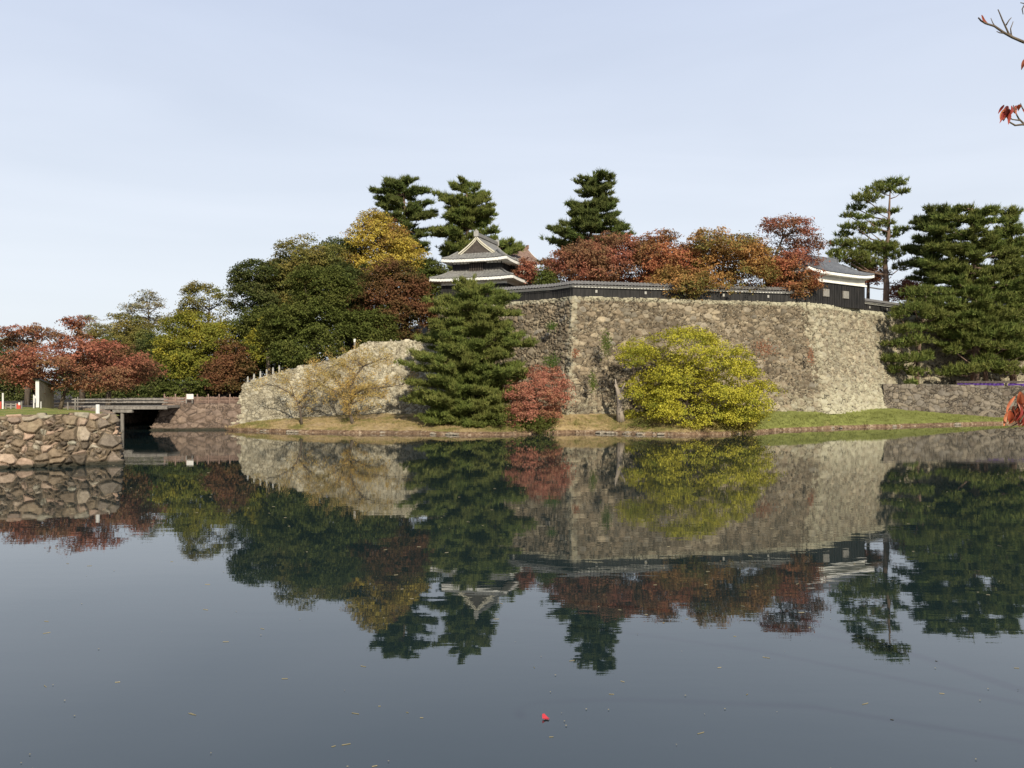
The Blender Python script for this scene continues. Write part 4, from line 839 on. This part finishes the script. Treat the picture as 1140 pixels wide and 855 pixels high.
# --- black parapet with tiled coping
def parapet(label, pts, h=1.35, loops=True, seed=1):
    rr = random.Random(seed); pts = [Vector(p) for p in pts]; P_ = empty('parapet_wall', pts[0], label, 'parapet', 'black parapets on the castle wall')
    bd = MB(); wh = MB(); rf = MB(); rg_ = MB(); n_ = len(pts)
    # per-vertex mitre normals (towards the camera side)
    def nrm(i):
        ns = []
        for a, b in ((i-1,i),(i,i+1)):
            if 0 <= a and b < n_: d = (pts[b]-pts[a]).normalized(); ns.append(Vector((d.y,-d.x,0)))
        m_ = sum(ns, Vector()).normalized(); return m_/max(.5, m_.dot(ns[0]))
    nn = [nrm(i) for i in range(n_)]
    def strip(g, a, b):  # a,b = (offset, z)
        g.grid([[pts[i]+nn[i]*a[0]+Vector((0,0,a[1])) for i in range(n_)], [pts[i]+nn[i]*b[0]+Vector((0,0,b[1])) for i in range(n_)]])
    strip(bd,(.12,-.1),(.12,h-.42)); strip(bd,(-.12,-.1),(-.12,h-.42))
    strip(wh,(.14,h-.42),(.14,h-.30)); strip(wh,(.14,h-.30),(.30,h-.26)); strip(wh,(-.14,h-.42),(-.14,h-.26)); strip(wh,(.12,h-.425),(.14,h-.42))
    for k in range(n_-1):
        a, b = pts[k], pts[k+1]; d = (b-a); Ls = d.length; d.normalize(); nv_ = Vector((d.y,-d.x,0))
        m_ = int(Ls/.45)
        for i in range(m_):
            p = a+d*(i+.5)*Ls/m_+nv_*.14; bd.beam(p+Vector((0,0,-.1)), p+Vector((0,0,h-.43)), .05,.04)
        for sgn in (1,-1):
            e0 = a+nn[k]*sgn*.52+Vector((0,0,h-.24)); e1 = b+nn[k+1]*sgn*.52+Vector((0,0,h-.24)); r0 = a+Vector((0,0,h+.12)); r1 = b+Vector((0,0,h+.12))
            panel(rf, e0,e1,r1,r0, pitch=.33, amp=.10, sag=.02, nv=4, step=.05, lift=0)
            wv = MB()
        strip_e = [(a+nn[k]*.52+Vector((0,0,h-.26))),(b+nn[k+1]*.52+Vector((0,0,h-.26)))]
        rf.grid([strip_e,[q-Vector((0,0,.08)) for q in strip_e]])
        rg_.tube([a+Vector((0,0,h+.2)), b+Vector((0,0,h+.2))],[.11,.11],8); rg_.beam(a+Vector((0,0,h+.1)), b+Vector((0,0,h+.1)),.26,.16)
        if loops and Ls > 4:
            q = 2.2
            while q < Ls-1:
                p = a+d*q+nv_*.19; l = MB(); l.box(p+Vector((0,0,h*.42)), .20,.04,.26, math.atan2(d.y,d.x)); l.build('loophole', M['stonegrey'], P_); q += rr.uniform(4.0,5.0)
    bd.build('boards', M['black'], P_); wh.build('plaster_band', M['white'], P_); r = rf.build('tile_coping', M['tile_m'], P_); rg_.build('ridge', M['tile_m'], r, smooth=True)
parapet('black board parapet with tiled coping running from the two storey turret past the wall corner', [(-1.6,82.1,ZT),(4.0,78.6,ZT),(5.75,76.75,ZT+.05),(29.6,82.35,ZT)], seed=2)
parapet('black parapet half hidden by pines, right of the one storey turret', [(38.6,91.2,ZT),(46.3,97.8,ZT),(74,100.6,ZT)], seed=3)

# ------------------------------------------------------------------ bridge
bx0 = X(84,73); br = empty('wooden_bridge', (bx0,73,2.2), 'weathered wooden bridge with open railings over the dark channel', 'bridge')
Yb = 72.6; xa, xb = X(80,Yb), X(187,Yb)
g = MB(); g.box(((xa+xb)/2, Yb+1.8, Zp(453.2,Yb)), xb-xa, 3.8, .2); g.box(((xa+xb)/2, Yb-.12, Zp(454.2,Yb)), xb-xa, .14, .22); g.build('deck', M['wood'], br)
for yy in (Yb, Yb+3.6):
    rl = MB(); zt_ = Zp(444.6,Yb); zm = Zp(448.0,Yb); zd = Zp(452.3,Yb)
    rl.beam((xa,yy,zt_),(xb,yy,zt_),.12,.11); rl.beam((xa,yy,zm),(xb,yy,zm),.09,.11); ro = rl.build('railing', M['wood'], br)
    nps = 9
    for i in range(nps):
        x = xa+(xb-xa)*i/(nps-1); q = MB(); q.box((x,yy-.06,(zd+zt_)/2+.05),.16,.14,zt_-zd+.14 if 0 < i < nps-1 else zt_-zd+.4); q.build('post', M['wood'], ro)
g = MB(); g.box((X(137,Yb),Yb+.0,Zp(457.6,Yb)), 1.75,.3,.26); g.build('pier_cap', M['wood'], br)
for px, dy in ((135.5,0),):
    g = MB(); g.tube([(X(px,Yb),Yb+dy+.1,-1.4),(X(px,Yb),Yb+dy+.1,Zp(458,Yb))],[.17,.15],10); g.build('pier', M['wood'], br)
g = MB(); g.box((X(120,Yb), Yb+.4, 1.0), 2.4,.1,.12); g.build('cross_brace', M['wood'], br)
# far end of the dark channel under the bridge
stone_wall('channel_wall', 'shadowed stone wall closing the dark channel behind the bridge', 'stone wall', [(-41,93,2.3),(-30,93,2.3)], [(-41,92.6,-.6),(-30,92.6,-.6)], M['st_abut'], res=.2, seed=12.1)
stone_wall('channel_wall', 'shadowed stone wall on the left side of the channel below the bridge end', 'stone wall', [(-39.0,71.4,2.2),(-39.4,93,2.2)], [(-38.6,71.4,-.6),(-39.0,93,-.6)], M['st_abut'], res=.2, seed=13.1)

# picket fence on the low wall
fa, fb = at(183,448.4,76.0), at(268,448.6,77.0); fo = empty('picket_fence', fa, 'low brown picket fence on top of the stone wall right of the bridge', 'fence')
g = MB(); L_ = (fb-fa).length; d = (fb-fa).normalized(); npk = 66
rr = random.Random(8)
for i in range(npk):
    p = fa+d*L_*i/(npk-1); h = .62+rr.uniform(-.06,.05); g.box(p+Vector((0,-.05,h/2-.05)), .055,.03,h)
g.build('pickets', M['picket'], fo)
for zz_ in (.2,.48):
    g = MB(); g.beam(fa+Vector((0,0,zz_)), fb+Vector((0,0,zz_)),.04,.06); g.build('rail', M['picket'], fo)
for i in range(8):
    p = fa+d*L_*i/7; g = MB(); g.box(p+Vector((0,.02,.4)),.09,.09,.86); g.build('post', M['picket'], fo)
# notice board
nb = empty('notice_board', at(213,448.5,75.3), 'small white notice board on a pale post behind the picket fence', 'sign')
g = MB(); g.box(at(211.6,441.5,75.3), .62,.05,.46); g.build('board', M['postwhite'], nb)
for px, t in ((214.2,438.5),(207.5,444)):
    g = MB(); a = at(px,449,75.4); b_ = at(px,t,75.4); g.beam(a,b_,.1,.1); g.build('post', M['wood'], nb)

# short posts along the terrace top
for i, (px, py, lb_) in enumerate([(276,427,'short grey stone post nearest the lower end of the terrace wall'),(283,424,'second short stone post up from the lower end of the terrace wall'),(290,421,'third short stone post up from the lower end of the terrace wall'),
        (297,419,'fourth short stone post up from the lower end of the terrace wall'),(304,417,'fifth short stone post up from the lower end of the terrace wall'),(311,415,'uppermost of the short stone posts on the terrace wall'),]):
    p = at(px,py-.2,78.0); g = MB(); h = .62; g.box((p.x,p.y,p.z+h/2-.2),.14,.14,h+.3); g.box((p.x,p.y,p.z+h+.0),.10,.10,.08)
    tag(g.build('stone_post', M['stonegrey']), lb_, 'post', 'posts along the terrace wall')
p = at(395,389,79); g = MB(); g.box((p.x,p.y,p.z+.35),.16,.16,.9); o_ = tag(g.build('marker_post', M['wood']), 'thin wooden marker post with white head at the top of the terrace wall', 'post')
g = MB(); g.box((p.x,p.y-.02,p.z+.86),.18,.18,.3); g.build('post_head', M['postwhite'], o_)
# ------------------------------------------------------------------ left bank furniture
def zg(Y): return 2.62
Y0 = 54
o_ = empty('clay_walled_hut', (X(51,Y0),Y0,2.4), 'small clay walled hut with pale front and sloping dark roof under the red maple', 'hut')
a0 = Vector((X(39.5,Y0),Y0,2.3)); a1 = Vector((X(43.5,Y0),Y0,2.3)); b1 = Vector((X(60,58),58,2.3)); b0 = a0+(b1-a1)
zt0 = Zp(423,Y0); zt1 = Zp(432,58)
def up_(p, z): return Vector((p.x,p.y,z))
g = MB(); g.quadpts(a0,a1,up_(a1,zt0),up_(a0,zt0)); g.build('front_wall', M['postwhite'], o_)
g = MB(); g.quadpts(a1,b1,up_(b1,zt1),up_(a1,zt0)); g.quadpts(b1,b0,up_(b0,zt1),up_(b1,zt1)); g.quadpts(b0,a0,up_(a0,zt0),up_(b0,zt1)); g.build('side_wall', M['wallclay'], o_)
g = MB(); e = Vector((.15,0,0)); g.grid([[up_(a0,zt0+.12)-e-Vector((0,.2,0)),up_(a1,zt0+.12)+e-Vector((0,.2,0))],[up_(b0,zt1+.1)-e,up_(b1,zt1+.1)+e+Vector((.2,.2,0))]])
g.grid([[up_(a0,zt0+.02)-e-Vector((0,.2,0)),up_(a1,zt0+.02)+e-Vector((0,.2,0))],[up_(b0,zt1)-e,up_(b1,zt1)+e+Vector((.2,.2,0))]]); g.grid([[up_(a1,zt0+.12)+e-Vector((0,.2,0)),up_(b1,zt1+.1)+e+Vector((.2,.2,0))],[up_(a1,zt0+.02)+e-Vector((0,.2,0)),up_(b1,zt1)+e+Vector((.2,.2,0))]])
g.build('roof', M['tile_d'], o_)
def post(px, t, bpy_, Y, wd, mat, name, label, cat='post', group='posts on the left bank'):
    a = at(px,bpy_,Y); b_ = at(px,t,Y); g = MB(); g.tube([a-Vector((0,0,.3)),b_-Vector((0,0,.02)),b_],[wd/2,wd/2,wd/2*.8],8); return tag(g.build(name, M[mat]), label, cat, group)
o_ = post(108.8,450.3,463.0,43.4,.20,'postwhite','stone_bollard','pale square bollard on the corner of the near bank wall','bollard')
post(3.2,437.5,456,49,.10,'postwhite','tall_post','tall thin white post at the left edge of the grass')
post(.6,447,456,49,.11,'postred','marker_post','short red post cut by the left edge of the picture')
post(37.6,439.5,456,50,.07,'postwhite','tall_post','slim white post just left of the clay walled hut')
post(31.2,442,455,52,.06,'wooddark','tall_post','dark slim post standing free between the rail fence and the hut')
post(83.8,443,456,50,.10,'wood','tall_post','left of the two brown posts at the right end of the grass')
post(86.6,441.8,456,50,.06,'wood','tall_post','right, thinner one of the two brown posts at the end of the grass')
post(45.6,447,456,49.5,.05,'postwhite','tall_post','short thin pale stake in front of the clay walled hut')
post(75.5,447.5,456,50,.09,'wood','tall_post','short weathered stump post between the maple trunk and the brown posts')
o_ = post(21.5,448,456,49,.12,'postwhite','marker_post','white topped red marker post beside the rail fence'); g = MB(); g.tube([at(21.5,456,48.98),at(21.5,451,48.98)],[.075,.075],8); g.build('red_sleeve', M['postred'], o_)
post(19.4,449.5,456,49,.10,'postred','marker_post','short red marker post at the right end of the rail fence')
post(24,447,456,49,.09,'wood','tall_post','brown post right of the red marker posts')
fo = empty('rail_fence', at(6.5,456,49.3), 'low weathered two rail fence on the grass near the left edge', 'fence')
for t in (450.2,453): g = MB(); g.beam(at(6.5,t,49.3),at(18.5,t,49.3),.05,.07); g.build('rail', M['wood'], fo)
for px in (6.7,12.5,18.2): g = MB(); g.beam(at(px,456.5,49.3),at(px,448.8,49.3),.09,.09); g.build('post', M['wood'], fo)
nb = empty('notice_plate', at(39.3,456,50.5), 'small white plate on a stake beside the front of the hut', 'sign')
g = MB(); g.box(at(39.3,444.5,50.4),.13,.03,.42); g.build('plate', M['postwhite'], nb); g = MB(); g.beam(at(39.3,456,50.5),at(39.3,442,50.5),.05,.05); g.build('stake', M['wood'], nb)

# purple curtain fence on the path at right
fo = empty('curtained_fence', at(1071,432,97), 'dark framed stand hung with a purple curtain on the path at right', 'curtain fence')
g = MB(); a = at(1066,428.2,90.9); b_ = at(1118,428.2,90.9); P = []
for j in range(2): P.append([Vector((a.x+(b_.x-a.x)*i/80, a.y+.08*math.sin(i*.9), (Zp(426.8,90.9) if j == 0 else Zp(431.2,90.9)))) for i in range(81)])
g.grid(P); g.build('curtain', M['purple'], fo)
g = MB(); a2 = at(1122,428,90.9); b2 = at(1190,428,90.9); P = []
for j in range(2): P.append([Vector((a2.x+(b2.x-a2.x)*i/80, a2.y+.08*math.sin(i*.9), (Zp(427.0,90.9) if j == 0 else Zp(431.0,90.9)))) for i in range(81)])
g.grid(P); g.build('curtain', M['purple'], fo)
g = MB(); g.beam(at(1064,425.2,91.1),at(1190,425.2,91.1),.3,.22); g.build('beam', M['wooddark'], fo)
for px in (1065,1092,1120,1150,1180): g = MB(); g.beam(at(px,432,91.1),at(px,425,91.1),.14,.14); g.build('post', M['wooddark'], fo)

# ------------------------------------------------------------------ foreground: overhanging cherry, floating leaf
o_ = empty('cherry_tree', (11.0,1.2,2.6), 'near cherry twigs with red autumn leaves hanging in at the right edge', 'tree')
g = MB(); tp = [(11.0,1.2,2.3),(10.8,1.3,3.6),(10.3,1.6,5.2),(9.6,2.2,6.6),(8.8,3.0,7.6)]; g.tube(tp,[.22,.17,.14,.09,.04],8)
def tw(ps, r, Y): g.tube([at(px,py,Y+(dy[0] if dy else 0)) for px, py, *dy in ps], [r*(1-.55*i/(len(ps)-1)) for i in range(len(ps))], 5)
g.tube([Vector((9.7,2.1,6.4)), Vector((7.5,3.3,7.0)), Vector((5.2,4.6,6.7)), at(1200,62,5.5), at(1140,47,5.5)],[.07,.05,.035,.02,.009],6)
tw([(1140,47),(1127,41.5),(1117,36),(1107,29),(1097,26),(1092,23),(1089,19.5)],.010,5.5); tw([(1127,41),(1123,37.5),(1119.5,30),(1116,22.5),(1113,15),(1111,10.5)],.007,5.5); tw([(1120,28),(1123,23),(1126,19.5)],.005,5.5)
tw([(1126,40),(1125,32),(1128,24)],.005,5.5); tw([(1118,37),(1113,36.5),(1109.5,35)],.005,5.5); tw([(1108,30),(1105,25),(1103,20)],.004,5.5)
g.tube([Vector((10.3,1.6,5.2)), Vector((7.0,3.2,5.9)), Vector((4.8,4.4,5.8)), at(1190,150,5.0), at(1140,138,5.0)],[.06,.045,.028,.015,.008],6)
tw([(1150,139),(1138,138.5),(1130,139.5),(1124,136),(1121,130)],.008,5.0); tw([(1140,138),(1134,132),(1130,124),(1128,117)],.006,5.0); tw([(1150,134),(1143,128),(1138,120),(1136,115)],.006,5.0); tw([(1136,134),(1127,133),(1119,128)],.005,5.0); tw([(1170,10),(1150,6),(1136,3)],.006,5.4); tw([(1141,5),(1138,10),(1139,16)],.005,5.4)
g.tube([at(1200,62,5.5), at(1175,20,5.45), at(1170,10,5.4)],[.012,.008,.006],5)
g.tube([Vector((10.6,1.4,4.3)), Vector((6.5,2.6,4.9)), Vector((3.9,3.5,4.5)), at(1220,400,3.7), at(1150,425,3.7), at(1128,440,3.7)],[.055,.04,.025,.014,.009,.005],6)
tw([(1150,425),(1140,440),(1132,452),(1126,462)],.005,3.7); tw([(1160,425),(1148,450),(1135,470),(1120,478)],.005,3.7); tw([(1145,480),(1133,476),(1124,479),(1118,476.5)],.0035,3.7)
g.build('trunk', M['bark'], o_, smooth=True)
mr_, n, b = newmat('leaf_cherry_near'); geo = n.nodes.new('ShaderNodeNewGeometry'); c = ramp(n, geo.outputs['Random Per Island'], [(0,(.10,.012,.012)),(.35,(.32,.035,.025)),(.6,(.42,.09,.04)),(.85,(.55,.20,.09)),(1,(.28,.05,.03))])
n.links.new(mul(n, c, ramp(n, objnoise(n, 40, 4), [(.3,(.7,.7,.7)),(.7,(1.25,1.25,1.25))])), b.inputs['Base Color']); b.inputs['Roughness'].default_value = .55
tl = n.nodes.new('ShaderNodeBsdfTranslucent'); ms = n.nodes.new('ShaderNodeMixShader'); ms.inputs[0].default_value = .3; n.links.new(c, tl.inputs[0]); n.links.new(b.outputs[0], ms.inputs[1]); n.links.new(tl.outputs[0], ms.inputs[2]); n.links.new(ms.outputs[0], n.nodes['Material Output'].inputs[0])
g = MB(); rr = random.Random(3)
def nleaf(g, p, tip, wd, fold=.35):
    p = Vector(p); tip = Vector(tip); d = tip-p; Ln = d.length; d.normalize()
    s = d.cross(Vector((rr.gauss(0,.6),-1,rr.gauss(0,.6)))).normalized(); nn_ = s.cross(d).normalized(); rows_ = []
    bend = rr.uniform(.05,.22)*Ln*rr.choice((-1,1))
    for i in range(9):
        t = i/8; w_ = wd*math.sin(math.pi*min(1,t*.93+.04)**.8)*(1-.25*t); c_ = p+d*Ln*t+nn_*bend*math.sin(t*math.pi)
        rows_.append([c_-s*w_+nn_*w_*fold, c_-s*w_*.5+nn_*w_*fold*.4, c_, c_+s*w_*.5+nn_*w_*fold*.4, c_+s*w_+nn_*w_*fold])
    g.grid(rows_)
def pl(px, py, qx, qy, Y, wpx, f=.35): nleaf(g, at(px,py,Y+rr.uniform(-.05,.05)), at(qx,qy,Y+rr.uniform(-.06,.06)), wpx*Y/F/2, f)
pl(1092.5,17,1101.5,27.5,5.5,4.5,.6); pl(1143,64,1137,78,5.5,5,.5)
for _ in range(17):
    x = rr.uniform(1114,1126); y = rr.uniform(114,126); pl(x,y,x-rr.uniform(1,8),y+rr.uniform(9,14),5.0,rr.uniform(4,6.5),.4)
for _ in range(5):
    x = rr.uniform(1128,1140); y = rr.uniform(116,122); pl(x,y,x-rr.uniform(-3,3),y+rr.uniform(7,11),5.0,4.5)
pl(1130,441,1121,464,3.7,6,.5); pl(1136,436,1137,458,3.7,8,.3)
for _ in range(16):
    x = rr.uniform(1122,1146); y = rr.uniform(450,459); pl(x,y,x-rr.uniform(-1,8),y+rr.uniform(13,21),3.7,rr.uniform(4.5,7.5),.45)
for _ in range(5):
    x = rr.uniform(1134,1150); y = rr.uniform(436,446); pl(x,y,x-rr.uniform(-3,3),y+rr.uniform(14,22),3.7,rr.uniform(5,7))
for _ in range(30):  # leaves further along the boughs, outside the frame
    p = Vector((rr.uniform(6.0,8.4),rr.uniform(2.4,4.0),rr.uniform(5.6,7.2))); nleaf(g, p, p+Vector((rr.gauss(0,.03),rr.gauss(0,.03),-.09)), .018)
g.build('crown', mr_, o_, smooth=True)

g = MB(); c0 = at(608,801,shoreY(801)); rr = random.Random(9)
def flo(g, c, s, a, k=7, star=False):
    n0 = len(g.V); pts = []
    m_ = 10
    for i in range(m_):
        t = i/m_*6.283; r_ = s*(1 if not star else (1.0 if i % 2 == 0 else .55)); pts.append((c.x+math.cos(t+a)*r_, c.y+math.sin(t+a)*r_*.8, .012+.03*s*10*math.sin(t*2)**2*.2))
    g.V += pts; g.V.append((c.x,c.y,.008)); g.F += [(n0+i, n0+(i+1)%m_, n0+m_) for i in range(m_)]
flo(g, c0, .055, .4, star=True)
# one side of the leaf curls up out of the water
g.grid([[c0+Vector((-.045,.0,.01)), c0+Vector((.03,.03,.01))],[c0+Vector((-.05,.02,.04)), c0+Vector((.0,.04,.035))],[c0+Vector((-.045,.03,.06)), c0+Vector((-.02,.05,.055))]])
m_r = simple('leaf_scarlet', (.38,.02,.035), (.50,.05,.06), 20, .5, 0); tag(g.build('fallen_leaf', m_r), 'single bright red leaf floating on the open water in the foreground', 'leaf')
g = MB(); rr = random.Random(21)
for _ in range(260):
    y = 8.5+rr.random()**1.6*34; x = rr.uniform(-.62,.62)*y; a = rr.gauss(0,.5); s = rr.uniform(.004,.014)*(1+y*.02)
    if rr.random() < .6:
        l = rr.uniform(.03,.12); g.box((x,y,.004), l, .006, .006, a)
    else: flo(g, Vector((x,y,0)), s*.8, a)
m_f = simple('debris', (.16,.14,.08), (.40,.34,.22), 3, .8, 0); o_ = g.build('floating_debris', m_f); tag(o_, 'scattered bits of straw and small leaves drifting on the moat', 'debris', kind='stuff')
